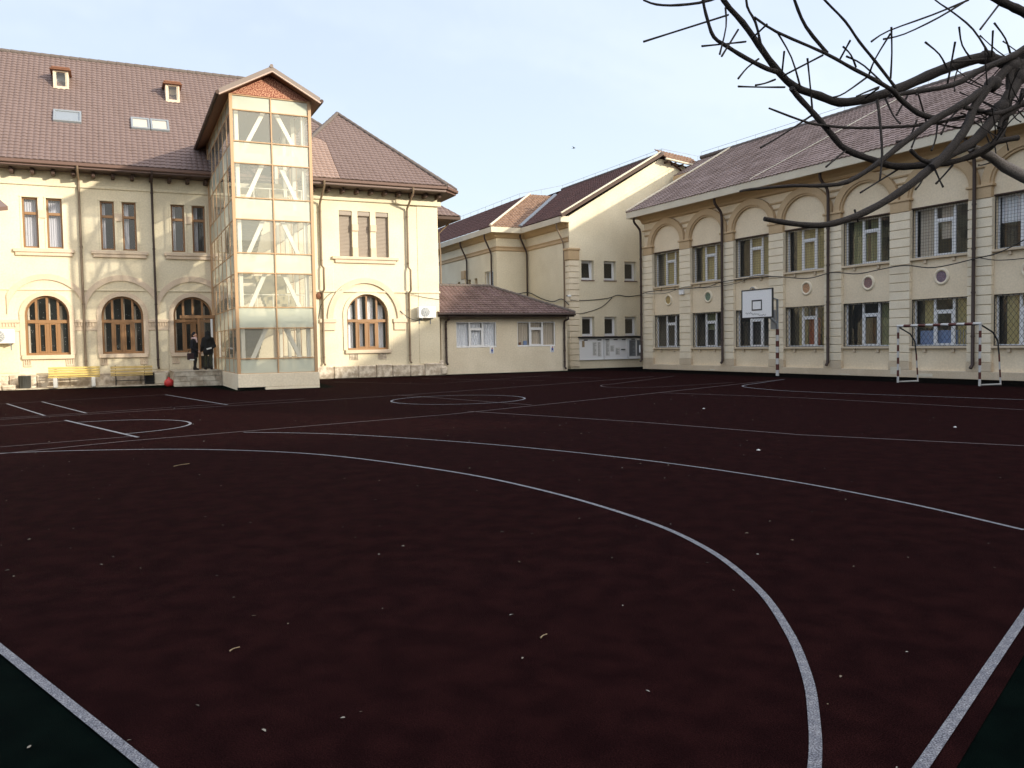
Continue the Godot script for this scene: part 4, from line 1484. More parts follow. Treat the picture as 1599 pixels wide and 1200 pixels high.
	# short slope above the wall to the right of the gable peak
	roof_plane("front_tiles", r, M.roof_hall_sunlit, Vector3(6.8, 13.15, 0.55), Vector3(2.75, -0.32, 0).normalized(), Vector3.FORWARD, 0.62, [Vector2(0, 0), Vector2(2.8, 0), Vector2(2.8, 1.2), Vector2(-0.1, 1.2)], 0.24, 0.33, 0.05, 0.04)
	s = nst()
	tube(s, [Vector3(6.75, 13.1, 0.56), Vector3(9.6, 12.78, 0.56)], [0.07], 6)
	mk("gutter", s, M.fascia, r)
	for j in 5:
		s = nst()
		var x := 7.0 + j * 0.55
		bbx(s, Vector3(x, 12.9 - j * 0.063, 0.0), Vector3(x + 0.09, 13.02 - j * 0.063, 0.5), 0.01)
		mk("rafter_tail", s, M.wood_dark, r)
	lightning_wire(r, [Vector3(ex + ridge_d, 13.78, 0.2), Vector3(ex + ridge_d, 13.78, -12.8), Vector3(fx + 5.85, 12.95, -13.0), Vector3(fx + 5.85, 12.95, -29)])
	lightning_wire(r, [Vector3(ex + ridge_d, 13.78, 0.2), Vector3(9.7, 13.6, 0.0), Vector3(11.0, 13.9, 0.0)])
	# downpipes on the long wall
	var sd := node("side_downpipes", b, side)
	hall_pipe(sd, -0.55, M.pipe_light, 0.05)
	hall_pipe(sd, -5.6, M.pipe_brown, 0.06)
	var s2 := node("side_downpipes", b, far.transform)
	hall_pipe(s2, -6.6, M.pipe_brown, 0.06)
	hall_pipe(s2, -10.9, M.pipe_brown, 0.06)
	# cables on the gable wall
	path_tube("cable", b, M.cable, smooth_path([Vector3(0.0, 4.18, 0.09), Vector3(1.3, 4.19, 0.03), Vector3(2.7, 4.32, 0.03), Vector3(3.4, 4.52, 0.03), Vector3(4.2, 4.44, 0.03), Vector3(5.2, 4.56, 0.03)]), 0.022, 5)
	path_tube("cable", b, M.cable, smooth_path([Vector3(-0.6, 3.32, 1.2), Vector3(0.2, 3.33, 0.1), Vector3(1.0, 3.41, 0.03), Vector3(2.2, 3.76, 0.03), Vector3(3.0, 4.36, 0.03)]), 0.022, 5)
	path_tube("cable", b, M.cable, smooth_path([Vector3(-2.2, 5.3, -5.8), Vector3(-1.6, 4.95, -5.7), Vector3(-0.9, 4.9, -5.5), Vector3(-0.15, 4.95, -5.2), Vector3(-0.12, 4.5, -3.6), Vector3(-0.12, 4.2, -2.0), Vector3(-0.12, 4.3, -0.8), Vector3(-0.12, 3.9, 0.1)]), 0.03, 5)
	var c := thing("security_camera", "small white security camera on the corner of the gabled hall", "camera", shift(24.8, 4.42, -44.2))
	s = nst()
	bbx(s, Vector3(-0.16, -0.05, 0.08), Vector3(0.1, 0.07, 0.2), 0.02)
	mk("housing", s, M.pvc, c)
	s = nst()
	tube(s, [Vector3(0.12, -0.02, 0.0), Vector3(0.06, -0.05, 0.14)], [0.025], 6)
	lathe(s, [Vector2(0.001, 0.03), Vector2(0.045, 0.02), Vector2(0.045, 0.0)], 10, Vector3(-0.17, 0.01, 0.14), Basis(Vector3.BACK, PI / 2))
	mk("bracket", s, M.iron, c)
	# notice boards
	var nb := thing("notice_board", "row of white notice boards with papers under a black cover strip", "notice board", shift(25.5, 0, -44.3))
	s = nst()
	bbx(s, Vector3(-0.05, 1.86, 0.0), Vector3(4.75, 1.96, 0.26), 0.015)
	mk("cover_strip", s, M.black, nb)
	for e in [[0.02, 1.72], [1.78, 3.5], [3.56, 4.75]]:
		s = nst()
		bbx(s, Vector3(e[0], 0.52, 0.0), Vector3(e[1], 1.84, 0.1), 0.012)
		mk("board", s, M.pvc, nb)
		s = nst()
		for v in [[e[0], e[0] + 0.05, 0.52, 1.84], [e[1] - 0.05, e[1], 0.52, 1.84], [e[0] + 0.05, e[1] - 0.05, 0.52, 0.58], [e[0] + 0.05, e[1] - 0.05, 1.79, 1.84]]:
			bbx(s, Vector3(v[0], v[2], 0.1), Vector3(v[1], v[3], 0.125), 0.005)
		mk("board_frame", s, M.pvc, nb)
	for x in [0.45, 1.42, 2.0, 2.6, 3.2, 3.9]:
		s = nst()
		bbx(s, Vector3(x - 0.14, 1.72, 0.126), Vector3(x + 0.14, 1.78, 0.15), 0.01)
		mk("clip", s, M.iron, nb)
	var rng := RandomNumberGenerator.new()
	rng.seed = 11
	for p in [[0.2, 1.32, 0.18, 0.38, 1], [0.95, 0.78, 0.3, 0.85, 0], [1.3, 0.72, 0.28, 0.9, 0], [1.88, 0.75, 0.3, 0.95, 0], [2.22, 1.0, 0.3, 0.4, 0], [2.6, 0.8, 0.32, 0.45, 0], [3.62, 0.7, 0.48, 1.0, 2], [4.2, 0.7, 0.4, 1.0, 2]]:
		s = nst()
		bbx(s, Vector3(p[0], p[1], 0.101), Vector3(p[0] + p[2], p[1] + p[3], 0.108), 0.002)
		mk("paper_sheet", s, [M.paper, M.leaf_dry, M.zinc][p[4]], nb)
		s = nst()
		var y: float = p[1] + 0.05
		while y < p[1] + p[3] - 0.04:
			bx(s, Vector3(p[0] + 0.03, y, 0.108), Vector3(p[0] + 0.03 + (p[2] - 0.06) * rng.randf_range(0.4, 1.0), y + 0.014, 0.1095))
			y += 0.045
		stuff(mk("print_lines", s, M.cable, nb))
	s = nst()
	bbx(s, Vector3(3.0, 1.1, 0.126), Vector3(3.3, 1.16, 0.16), 0.01)
	mk("handle", s, M.black, nb)

func hall_pipe(parent: Node, x: float, m: Material, r: float) -> void:
	var s := nst()
	tube(s, [Vector3(x, 8.88, 0.56), Vector3(x, 8.6, 0.54), Vector3(x + 0.1, 7.75, 0.18), Vector3(x + 0.1, 7.5, 0.12), Vector3(x + 0.1, 4.0, 0.12), Vector3(x + 0.1, 0.2, 0.12)], [r], 8)
	mk("downpipe", s, m, parent)

func lightning_wire(parent: Node, pts: Array) -> void:
	var s := nst()
	for i in pts.size() - 1:
		tube(s, [pts[i], pts[i + 1]], [0.011], 4)
		var n := maxi(1, int((pts[i + 1] - pts[i]).length() / 1.6))
		for k in n:
			var p: Vector3 = pts[i].lerp(pts[i + 1], float(k) / n)
			tube(s, [p, p - Vector3(0, 0.34, 0)], [0.012], 4)
	mk("lightning_wire", s, M.wire, parent)

# moulding profile [out, y] swept along a plan polyline whose outside lies to the left (-x) and front
func sweep(s: SurfaceTool, plan: Array, prof: Array) -> void:
	var rows := []
	for i in plan.size():
		var n := Vector2.ZERO
		for j in [i - 1, i]:
			if j >= 0 and j < plan.size() - 1:
				var d: Vector2 = (plan[j + 1] - plan[j]).normalized()
				n += Vector2(d.y, -d.x)
		if i > 0 and i < plan.size() - 1:
			n = n.normalized() * sqrt(2.0)
		rows.append(n)
	for i in plan.size() - 1:
		for k in prof.size() - 1:
			var p := []
			for e in [[i, k], [i, k + 1], [i + 1, k + 1], [i + 1, k]]:
				var c: Vector2 = plan[e[0]] + rows[e[0]] * prof[e[1]][0]
				p.append(Vector3(c.x, prof[e[1]][1], c.y))
			quad(s, p[0], p[1], p[2], p[3])

# ---------- arcaded wing (right) ----------
func build_arcade() -> void:
	var at := Transform3D(Basis(Vector3.UP, deg_to_rad(-88.17)), Vector3(28.3, 0, -29))
	var b := thing("arcaded_school_wing", "long two storey cream school wing with relief arches, piers and grilled windows", "building", at)
	var cream: Material = M.cream_arcade
	var x0 := -11.83
	var xe := 44.0
	var pit := 3.35
	var win := []
	for k in 10:
		win.append(-10.9 + pit * k)
	var s := nst()
	var ops := []
	for w in win:
		ops.append([w, w + 2.42, 4.7, 6.62, 0.0])
		ops.append([w, w + 2.42, 1.24, 3.09, 0.0])
	wall_panel(s, x0, xe, 0.0, flat(x0, xe, 8.8), -0.1, 0.35, ops)
	mk("wall", s, cream, b)
	s = nst()
	bx(s, Vector3(x0, 0, -13), Vector3(x0 + 0.35, 9.3, -0.46))
	bx(s, Vector3(xe - 0.35, 0, -13), Vector3(xe, 9.3, -0.46))
	bx(s, Vector3(x0, 0, -13.4), Vector3(xe, 9.3, -13))
	mk("outer_wall", s, cream, b)
	s = nst()
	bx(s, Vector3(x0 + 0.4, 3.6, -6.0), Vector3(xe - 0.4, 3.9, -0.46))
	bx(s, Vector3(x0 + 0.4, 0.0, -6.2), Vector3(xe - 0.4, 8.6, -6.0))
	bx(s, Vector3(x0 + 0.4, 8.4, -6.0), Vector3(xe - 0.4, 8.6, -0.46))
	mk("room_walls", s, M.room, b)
	# plinth: ochre band, taller below the piers
	s = nst()
	bbx(s, Vector3(x0 - 0.05, 0.0, -0.1), Vector3(xe, 0.3, 0.06), 0.015)
	mk("plinth", s, M.ochre_pale, b)
	# piers of rusticated blocks, capitals
	s = nst()
	bbx(s, Vector3(0, 0.014, 0), Vector3(0.93, 0.338, 0.15), 0.012)
	s.generate_normals()
	var block := s.commit()
	block.surface_set_material(0, M.pier_cream)
	s = nst()
	bbx(s, Vector3(0, 0.018, -0.5), Vector3(0.09, 0.334, 0.15), 0.016)
	s.generate_normals()
	var quoin := s.commit()
	quoin.surface_set_material(0, M.pier_cream)
	for k in 11:
		var px := x0 + pit * k
		var pier := node("pier", b, shift(px, 0, -0.1))
		s = nst()
		bx(s, Vector3(0.01, 0.3, 0.001), Vector3(0.92, 6.58, 0.09))
		mk("core", s, M.cream_pale, pier)
		s = nst()
		bbx(s, Vector3(-0.02, 0.3, 0.0), Vector3(0.95, 0.63, 0.165), 0.012)
		mk("base", s, M.ochre_pale, pier)
		for j in 17:
			again("block", block, pier, shift(0, 0.63 + j * 0.35, 0))
			if k == 0:
				again("block", quoin, pier, shift(-0.1, 0.63 + j * 0.35, 0))
		s = nst()
		bbx(s, Vector3(0.03, 6.58, 0.0), Vector3(0.9, 6.98, 0.17), 0.012)
		bbx(s, Vector3(-0.06, 6.98, 0.0), Vector3(0.99, 7.08, 0.22), 0.02)
		mk("capital", s, M.ochre, pier)
	# relief arches
	for k in win.size():
		var cx: float = win[k] + 1.21
		s = nst()
		arch_band(s, cx, 7.08, 1.30, 1.08, 1.62, 1.38, -0.1, 0.08, 99.0, 28)
		arch_band(s, cx, 7.08, 1.22, 1.0, 1.30, 1.08, -0.1, 0.02, 99.0, 28)
		mk("relief_arch", s, M.ochre, b)
	# spandrel mouldings between the arches
	for k in 11:
		var c := x0 + 0.465 + pit * k
		s = nst()
		var hw := 0.62
		bbx(s, Vector3(c - hw, 7.98, -0.1), Vector3(c + hw, 8.06, -0.03), 0.012)
		bbx(s, Vector3(c - hw * 0.62, 7.7, -0.1), Vector3(c + hw * 0.62, 7.77, -0.03), 0.012)
		mk("moulding", s, M.ochre, b)
	# windows
	var low_cur := [M.curtain_beige, M.curtain_green, M.curtain_beige, M.reflection_yellow, M.curtain_green, M.reflection_yellow, M.reflection_yellow, M.curtain_beige, M.curtain_beige, M.curtain_beige]
	var up_cur := [M.reflection_yellow, M.reflection_yellow, M.reflection_yellow, M.reflection_yellow, M.curtain_green, M.curtain_beige, M.curtain_white, M.curtain_beige, M.curtain_beige, M.curtain_beige]  # yellow ones stand in for the lit facade reflected in the glass
	var low_set := [[], [[0.3, 0.62, 0.5]], [[0.9, 1.0, 0.0]], [[0.2, 0.42, 0.0], [0.78, 1.0, 0.0]], [[0.7, 1.0, 0.0]], [[0.12, 0.3, 0.4], [0.7, 1.0, 0.0]], [[0.12, 1.0, 0.0]], [[0.0, 0.4, 0.0]], [[0.0, 0.4, 0.0]], [[0.0, 0.4, 0.0]]]
	var up_set := [[[0.2, 1.0, 0.0]], [[0.15, 1.0, 0.0]], [[0.34, 1.0, 0.0]], [[0.15, 1.0, 0.0]], [[0.1, 0.4, 0.0], [0.45, 0.7, 0.0]], [[0.05, 0.3, 0.0], [0.42, 0.66, 0.35]], [[0.0, 0.5, 0.5]], [[0.0, 0.4, 0.0]], [[0.0, 0.4, 0.0]], [[0.0, 0.4, 0.0]]]
	for k in win.size():
		var a: float = win[k]
		var tr := [2, 1, 1, 1, 1, 1, 1, 1, 1, 1]
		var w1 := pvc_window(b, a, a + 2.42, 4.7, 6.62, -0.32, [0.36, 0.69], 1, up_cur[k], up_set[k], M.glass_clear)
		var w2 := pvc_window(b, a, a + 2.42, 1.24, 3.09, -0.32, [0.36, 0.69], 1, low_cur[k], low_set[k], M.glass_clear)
		grille(w1, a, a + 2.42, 4.7, 6.62, -0.14, false)
		grille(w2, a, a + 2.42, 1.24, 3.09, -0.14, true)
		for y in [1.24, 4.7]:
			s = nst()
			bbx(s, Vector3(a - 0.03, y - 0.09, -0.3), Vector3(a + 2.45, y, 0.04), 0.012)
			for c in [0.55, 1.75]:
				bbx(s, Vector3(a + c, y - 0.24, -0.1), Vector3(a + c + 0.12, y - 0.09, -0.02), 0.01)
			mk("sill", s, M.ochre_pale, b)
		s = nst()
		bbx(s, Vector3(a, 6.62, -0.1), Vector3(a + 2.42, 6.67, -0.04), 0.01)
		mk("lintel", s, M.wood_dark, b)
	# things seen behind the panes
	s = nst()
	cloth(s, win[3] + 0.95, win[3] + 1.6, 1.3, 2.55, -0.6, 0.2, 0.04)
	mk("orange_cloth", s, M.cloth_orange, b)
	s = nst()
	bx(s, Vector3(win[5] + 0.1, 1.3, -0.52), Vector3(win[5] + 2.35, 1.85, -0.5))
	mk("blue_sheet", s, M.sheet_blue, b)
	# round mosaics
	var tex := mosaic_textures()
	var lab := ["round yellow mosaic medallion between the first pair of windows from the gabled hall", "round green mosaic medallion above and left of the basketball board", "", "round orange mosaic medallion right of the basketball board", "round red and blue mosaic medallion, fourth window from the right edge", "round blue and red mosaic medallion above the handball goal", "red orange mosaic medallion at the right end of the row"]
	for k in win.size():
		var c := Vector3(win[k] + 1.3, 3.9, -0.1)
		var md := node("medallion", b, shift(c.x, c.y, c.z))
		s = nst()
		lathe(s, [Vector2(0.215, 0.0), Vector2(0.22, 0.05), Vector2(0.27, 0.07), Vector2(0.32, 0.04), Vector2(0.33, 0.0)], 28, Vector3.ZERO, Basis(Vector3.RIGHT, PI / 2))
		mk("ring", s, M.pier_cream, md)
		s = nst()
		disc(s, 0.22, 0.025)
		mk("mosaic", s, tex[k % tex.size()], md)
		if k < lab.size() and lab[k]:
			md.set_meta("label", lab[k])
	# cornice, soffit, fascia
	s = nst()
	var prof := [[-0.1, 8.42], [0.02, 8.46], [0.06, 8.56], [0.22, 8.7], [0.5, 8.8], [0.72, 8.82]]
	for i in prof.size() - 1:
		quad(s, Vector3(x0 - 0.1, prof[i][1], prof[i][0]), Vector3(xe, prof[i][1], prof[i][0]), Vector3(xe, prof[i + 1][1], prof[i + 1][0]), Vector3(x0 - 0.1, prof[i + 1][1], prof[i + 1][0]))
	bx(s, Vector3(x0 - 0.1, 8.82, -0.4), Vector3(xe, 8.86, 0.72))
	mk("cornice", s, M.ochre, b)
	s = nst()
	bbx(s, Vector3(x0 - 0.5, 8.74, 0.72), Vector3(xe, 9.12, 0.82), 0.012)
	bbx(s, Vector3(x0 - 0.5, 8.74, -0.3), Vector3(x0 - 0.1, 9.12, 0.72), 0.012)
	mk("fascia", s, M.fascia, b)
	# pipes
	for x in [-11.83, -4.89, 1.9, 8.6]:
		s = nst()
		var r := 0.065
		tube(s, smooth_path([Vector3(x - 0.06, 8.8, 0.6), Vector3(x - 0.06, 8.5, 0.56), Vector3(x, 8.1, 0.24), Vector3(x, 7.7, 0.17)], 4) + [Vector3(x, 4, 0.17), Vector3(x, 0.55, 0.17), Vector3(x - 0.02, 0.42, 0.26)], [r], 8)
		for y in [1.6, 3.2, 4.8, 6.4]:
			lathe(s, [Vector2(r + 0.014, -0.035), Vector2(r + 0.014, 0.035)], 8, Vector3(x, y, 0.17))
		mk("downpipe", s, M.pipe_brown, b)
	# roof
	var ro := node("roof", b)
	var sl := 0.565
	roof_plane("tiles", ro, M.roof_right, Vector3(0, 9.1, 0.84), Vector3.RIGHT, Vector3.FORWARD, sl, [Vector2(x0 - 0.5, 0), Vector2(xe, 0), Vector2(xe, 7.64), Vector2(x0 - 0.1, 7.64)], 0.24, 0.35, 0.04, 0.03, 3)
	roof_plane("rear_tiles", ro, M.roof_right, Vector3(0, 9.0, 0.84), Vector3.RIGHT, Vector3.FORWARD, sl, [Vector2(x0 - 2.9, 5.4), Vector2(x0, 5.4), Vector2(x0, 7.5), Vector2(x0 - 2.9, 7.5)], 0.24, 0.35, 0.04, 0.03)
	s = nst()
	var ry := 9.1 + sl * 7.64
	quad(s, Vector3(x0 - 3, ry, -6.8), Vector3(xe, ry, -6.8), Vector3(xe, 9.0, -14), Vector3(x0 - 3, 9.0, -14))
	mk("rear_slope", s, M.roof_right, ro)
	s = nst()
	wall_panel(s, -13.2, -0.4, 9.12, [Vector2(-13.2, 9.2), Vector2(-6.8, ry - 0.06), Vector2(-0.4, 9.7)], 0.0, 0.2, [])
	mk("gable_end", s, cream, ro, Transform3D(Basis(Vector3(0, 0, 1), Vector3.UP, Vector3(-1, 0, 0)), Vector3(x0, 0, 0)))
	s = nst()
	wall_panel(s, -13.2, -0.4, 9.12, [Vector2(-13.2, 9.2), Vector2(-6.8, ry - 0.06), Vector2(-0.4, 9.7)], 0.0, 0.2, [])
	mk("gable_end", s, cream, ro, Transform3D(Basis(Vector3(0, 0, 1), Vector3.UP, Vector3(-1, 0, 0)), Vector3(xe - 0.2, 0, 0)))
	s = nst()
	tube(s, [Vector3(x0 - 0.5, 9.2, 0.8), Vector3(x0 - 0.1, ry + 0.1, -6.8)], [0.065], 6)
	mk("verge_capping", s, M.fascia, ro)
	s = nst()
	bbx(s, Vector3(x0 - 2.9, 11.75, -4.6), Vector3(x0, 12.05, -4.5), 0.02)
	mk("fascia_board", s, M.ochre, ro)
	ridge("ridge_tiles", ro, M.ridge_grey, Vector3(x0 - 2.9, ry + 0.02, -6.8), Vector3(xe, ry + 0.02, -6.8), 0.13)
	s = nst()
	tube(s, [Vector3(x0 + 9.5, 9.25, 0.7), Vector3(x0 + 12.9, ry + 0.08, -6.7)], [0.018], 5)
	mk("conductor_strip", s, M.steel_white, ro)
	lightning_wire(ro, [Vector3(x0 - 2.9, ry + 0.36, -6.8), Vector3(xe, ry + 0.36, -6.8)])
	# sagging cables along the facade
	var pts := [[-11.8, 4.3], [-11.4, 4.4], [-10.56, 4.46], [-8.54, 4.43], [-5.91, 4.39], [-4.69, 4.57], [-1.58, 4.58], [0.77, 4.31], [2.21, 4.45], [3.55, 4.29], [4.81, 4.39], [5.85, 4.43], [7.1, 4.24], [8.76, 4.42], [9.59, 4.54], [10.5, 4.89], [12.0, 5.6]]
	var v := []
	for p in pts:
		v.append(Vector3(p[0], p[1], 0.26))
	path_tube("cable", b, M.cable, smooth_path(v, 5), 0.022, 5)
	path_tube("cable", b, M.cable, smooth_path([Vector3(-11.2, 4.36, 0.3), Vector3(-9.6, 4.28, 0.12), Vector3(-7.9, 4.52, 0.12), Vector3(-6.2, 4.36, 0.12), Vector3(-3.8, 4.44, 0.14), Vector3(-2.6, 4.7, 0.14), Vector3(-1.2, 4.55, 0.14)], 5), 0.014, 5)
	path_tube("cable", b, M.cable, smooth_path([Vector3(8.8, 4.45, 0.2), Vector3(9.6, 4.28, 0.16), Vector3(11, 4.3, 0.16), Vector3(13, 4.6, 0.16)], 5), 0.016, 5)
	s = nst()
	bbx(s, Vector3(-8.35, 4.12, 0.05), Vector3(-8.02, 4.44, 0.2), 0.02)
	mk("alarm_box", s, M.pvc, b)
	s = nst()
	bbx(s, Vector3(-12.12, 0.95, -0.05), Vector3(-11.92, 1.4, 0.15), 0.02)
	mk("meter_box", s, M.pvc, b)
	for p in [[5.0, 0.12, 0.5, 0.3], [6.2, 0.05, 0.7, 0.12], [-6.0, 0.03, 0.4, 0.08], [2.4, 0.02, 0.6, 0.05]]:
		s = nst()
		bbx(s, Vector3(p[0], p[1], 0.05), Vector3(p[0] + p[2], p[1] + p[3], 0.066), 0.006)
		mk("plaster_patch", s, M.fascia, b)

func disc(s: SurfaceTool, r: float, z: float) -> void:
	for k in 28:
		var a := TAU * k / 28
		var c := TAU * (k + 1) / 28
		var p := [Vector3(0, 0, z), Vector3(r * cos(a), r * sin(a), z), Vector3(r * cos(c), r * sin(c), z)]
		for i in [0, 2, 1]:
			s.set_uv(Vector2(p[i].x / r * 0.5 + 0.5, 0.5 - p[i].y / r * 0.5))
			s.add_vertex(p[i])

func mosaic_textures() -> Array:
	var sets := [[lin(0.4, 0.28, 0.06), lin(0.5, 0.36, 0.14), lin(0.3, 0.18, 0.05)], [lin(0.05, 0.16, 0.07), lin(0.2, 0.28, 0.16), lin(0.06, 0.09, 0.12)], [lin(0.3, 0.2, 0.1), lin(0.2, 0.1, 0.06), lin(0.4, 0.3, 0.2)], [lin(0.45, 0.2, 0.08), lin(0.5, 0.32, 0.2), lin(0.34, 0.14, 0.06)], [lin(0.06, 0.09, 0.24), lin(0.36, 0.06, 0.05), lin(0.28, 0.18, 0.08)], [lin(0.05, 0.09, 0.2), lin(0.3, 0.05, 0.07), lin(0.14, 0.16, 0.22)], [lin(0.42, 0.1, 0.05), lin(0.3, 0.06, 0.04), lin(0.45, 0.24, 0.14)]]
	var o := []
	for k in sets.size():
		var im := Image.create(96, 96, false, Image.FORMAT_RGB8)
		var cells := FastNoiseLite.new()
		cells.seed = 60 + k
		cells.noise_type = FastNoiseLite.TYPE_CELLULAR
		cells.cellular_return_type = FastNoiseLite.RETURN_CELL_VALUE
		cells.frequency = 0.055
		var chips := FastNoiseLite.new()
		chips.seed = 80 + k
		chips.noise_type = FastNoiseLite.TYPE_CELLULAR
		chips.cellular_return_type = FastNoiseLite.RETURN_CELL_VALUE
		chips.frequency = 0.2
		for y in 96:
			for x in 96:
				var i := int(fposmod(cells.get_noise_2d(x, y) * 50.0, 3.0))
				var c: Color = sets[k][i]
				im.set_pixel(x, y, c.lerp(Color(0.52, 0.48, 0.42), 0.25) * (1.0 + 0.35 * chips.get_noise_2d(x, y)))
		var m := StandardMaterial3D.new()
		m.resource_name = "mosaic"
		m.albedo_texture = ImageTexture.create_from_image(im)
		m.roughness = 0.5
		o.append(m)
	return o

func grille(parent: Node, x0: float, x1: float, y0: float, y1: float, z: float, diamond: bool) -> void:
	var s := nst()
	var w := x1 - x0
	var h := y1 - y0
	var r := 0.0065
	if diamond:
		var st := 0.2
		var k := -h
		while k < w + 0.01:
			for sg in [0, 1]:
				var a := Vector2(k, 0)
				var b := Vector2(k + h * 0.75, h)
				if a.x < 0:
					a = Vector2(0, -k / 0.75)
				if b.x > w:
					b = Vector2(w, (w - k) / 0.75)
				if b.y - a.y > 0.03 and a.y < h:
					if sg == 1:
						a.x = w - a.x
						b.x = w - b.x
					tube(s, [Vector3(x0 + a.x, y0 + a.y, z + 0.008 * sg), Vector3(x0 + b.x, y0 + b.y, z + 0.008 * sg)], [r], 4, false)
			k += st
	else:
		var n := int(w / 0.115)
		for k in n + 1:
			var x := x0 + w * k / n
			tube(s, [Vector3(x, y0, z), Vector3(x, y1, z)], [r * 0.8], 4, false)
		n = int(h / 0.115)
		for k in n + 1:
			var y := y0 + h * k / n
			tube(s, [Vector3(x0, y, z + 0.007), Vector3(x1, y, z + 0.007)], [r * 0.7], 4, false)
	for e in [[x0, x0 + 0.025, y0, y1], [x1 - 0.025, x1, y0, y1], [x0 + 0.025, x1 - 0.025, y0, y0 + 0.025], [x0 + 0.025, x1 - 0.025, y1 - 0.025, y1]]:
		bx(s, Vector3(e[0] + 0.002, e[2] + 0.002, z - 0.012), Vector3(e[1] - 0.002, e[3] - 0.002, z + 0.014))
	mk("grille", s, M.iron, parent)

# ---------- apartment block behind the viewer, whose shade lies over the court ----------
func build_rear_school() -> void:
	var b := thing("apartment_block", "long grey apartment block behind the viewer that shades the yard", "building", shift(83, 0, 22))
	var s := nst()
	var ops := []
	for k in 20:
		for f in 7:
			ops.append([-40.0 + k * 4.0, -38.2 + k * 4.0, 1.2 + f * 3.05, 2.7 + f * 3.05, 0.0])
	# local x runs the other way: the wall faces -z
	wall_panel(s, -42, 42, 0.0, flat(-42, 42, 22.2), 0.0, 0.4, ops)
	var turn := Transform3D(Basis(Vector3.UP, PI), Vector3.ZERO)
	mk("wall", s, M.concrete, b, turn)
	s = nst()
	bx(s, Vector3(-42, 0, 11.6), Vector3(42, 22.2, 12))
	bx(s, Vector3(-42, 0, 0.41), Vector3(-41.6, 22.2, 11.59))
	bx(s, Vector3(41.6, 0, 0.41), Vector3(42, 22.2, 11.59))
	mk("outer_wall", s, M.concrete, b)
	s = nst()
	bx(s, Vector3(-41.6, 21.7, 0.41), Vector3(41.6, 22.0, 11.6))
	mk("roof", s, M.asphalt, b)
	s = nst()
	bx(s, Vector3(-41.6, 0.1, 5.0), Vector3(41.6, 21.6, 5.2))
	mk("room_walls", s, M.room, b)
	s = nst()
	for e in [[0, 0.07, 0, 1.5], [1.73, 1.8, 0, 1.5], [0.07, 1.73, 0, 0.07], [0.07, 1.73, 1.43, 1.5], [0.87, 0.93, 0.07, 1.43]]:
		bx(s, Vector3(e[0], e[2], -0.25), Vector3(e[1], e[3], -0.18))
	s.generate_normals()
	var fr := s.commit()
	fr.surface_set_material(0, M.pvc)
	s = nst()
	quad(s, Vector3(0.07, 0.07, -0.2), Vector3(1.73, 0.07, -0.2), Vector3(1.73, 1.43, -0.2), Vector3(0.07, 1.43, -0.2))
	s.generate_normals()
	var pn := s.commit()
	pn.surface_set_material(0, M.glass_clear)
	for o in ops:
		var w := node("window", b, turn * shift(o[0], o[2], 0))
		again("frame", fr, w, Transform3D())
		again("pane", pn, w, Transform3D())

func build_low_wing() -> void:
	var b := thing("rear_school_wing", "low cream school wing with pitched roof closing the yard behind the viewer", "building", shift(7.5, 0, 15))
	var turn := Transform3D(Basis(Vector3.UP, PI), Vector3.ZERO)
	var ops := []
	for k in 14:
		for f in 2:
			ops.append([-30.0 + k * 4.4, -28.2 + k * 4.4, 1.3 + f * 3.4, 3.1 + f * 3.4, 0.0])
	var s := nst()
	wall_panel(s, -33.5, 33.5, 0.0, flat(-33.5, 33.5, 7.6), 0.0, 0.4, ops)
	mk("wall", s, M.cream, b, turn)
	s = nst()
	bx(s, Vector3(-33.5, 0, 0.41), Vector3(-33.1, 7.6, 12))
	bx(s, Vector3(33.1, 0, 0.41), Vector3(33.5, 7.6, 12))
	bx(s, Vector3(-33.1, 0, 11.6), Vector3(33.1, 7.6, 12))
	mk("outer_wall", s, M.cream, b)
	s = nst()
	bx(s, Vector3(-33.1, 0.1, 5.0), Vector3(33.1, 7.5, 5.2))
	bx(s, Vector3(-33.1, 7.4, 0.41), Vector3(33.1, 7.55, 11.6))
	mk("room_walls", s, M.room, b)
	s = nst()
	quad(s, Vector3(34, 7.5, -0.7), Vector3(-34, 7.5, -0.7), Vector3(-34, 12.4, 6.0), Vector3(34, 12.4, 6.0))
	quad(s, Vector3(-34, 7.5, 12.7), Vector3(34, 7.5, 12.7), Vector3(34, 12.4, 6.0), Vector3(-34, 12.4, 6.0))
	tri(s, Vector3(33.5, 7.6, 0), Vector3(33.5, 7.6, 12), Vector3(33.5, 12.2, 6.0))
	tri(s, Vector3(-33.5, 7.6, 12), Vector3(-33.5, 7.6, 0), Vector3(-33.5, 12.2, 6.0))
	mk("roof", s, M.roof_left, b)
	for o in ops:
		var w := node("window", b, turn)
		s = nst()
		for e in [[o[0], o[0] + 0.08, o[2], o[3]], [o[1] - 0.08, o[1], o[2], o[3]], [o[0] + 0.08, o[1] - 0.08, o[2], o[2] + 0.08], [o[0] + 0.08, o[1] - 0.08, o[3] - 0.08, o[3]]]:
			bx(s, Vector3(e[0], e[2], -0.25), Vector3(e[1], e[3], -0.18))
		mk("frame", s, M.frame_wood, w)
		pane(w, M.glass_clear, o[0] + 0.08, o[1] - 0.08, o[2] + 0.08, [0, 1, 0, o[3] - 0.08, 0.0], -0.2)

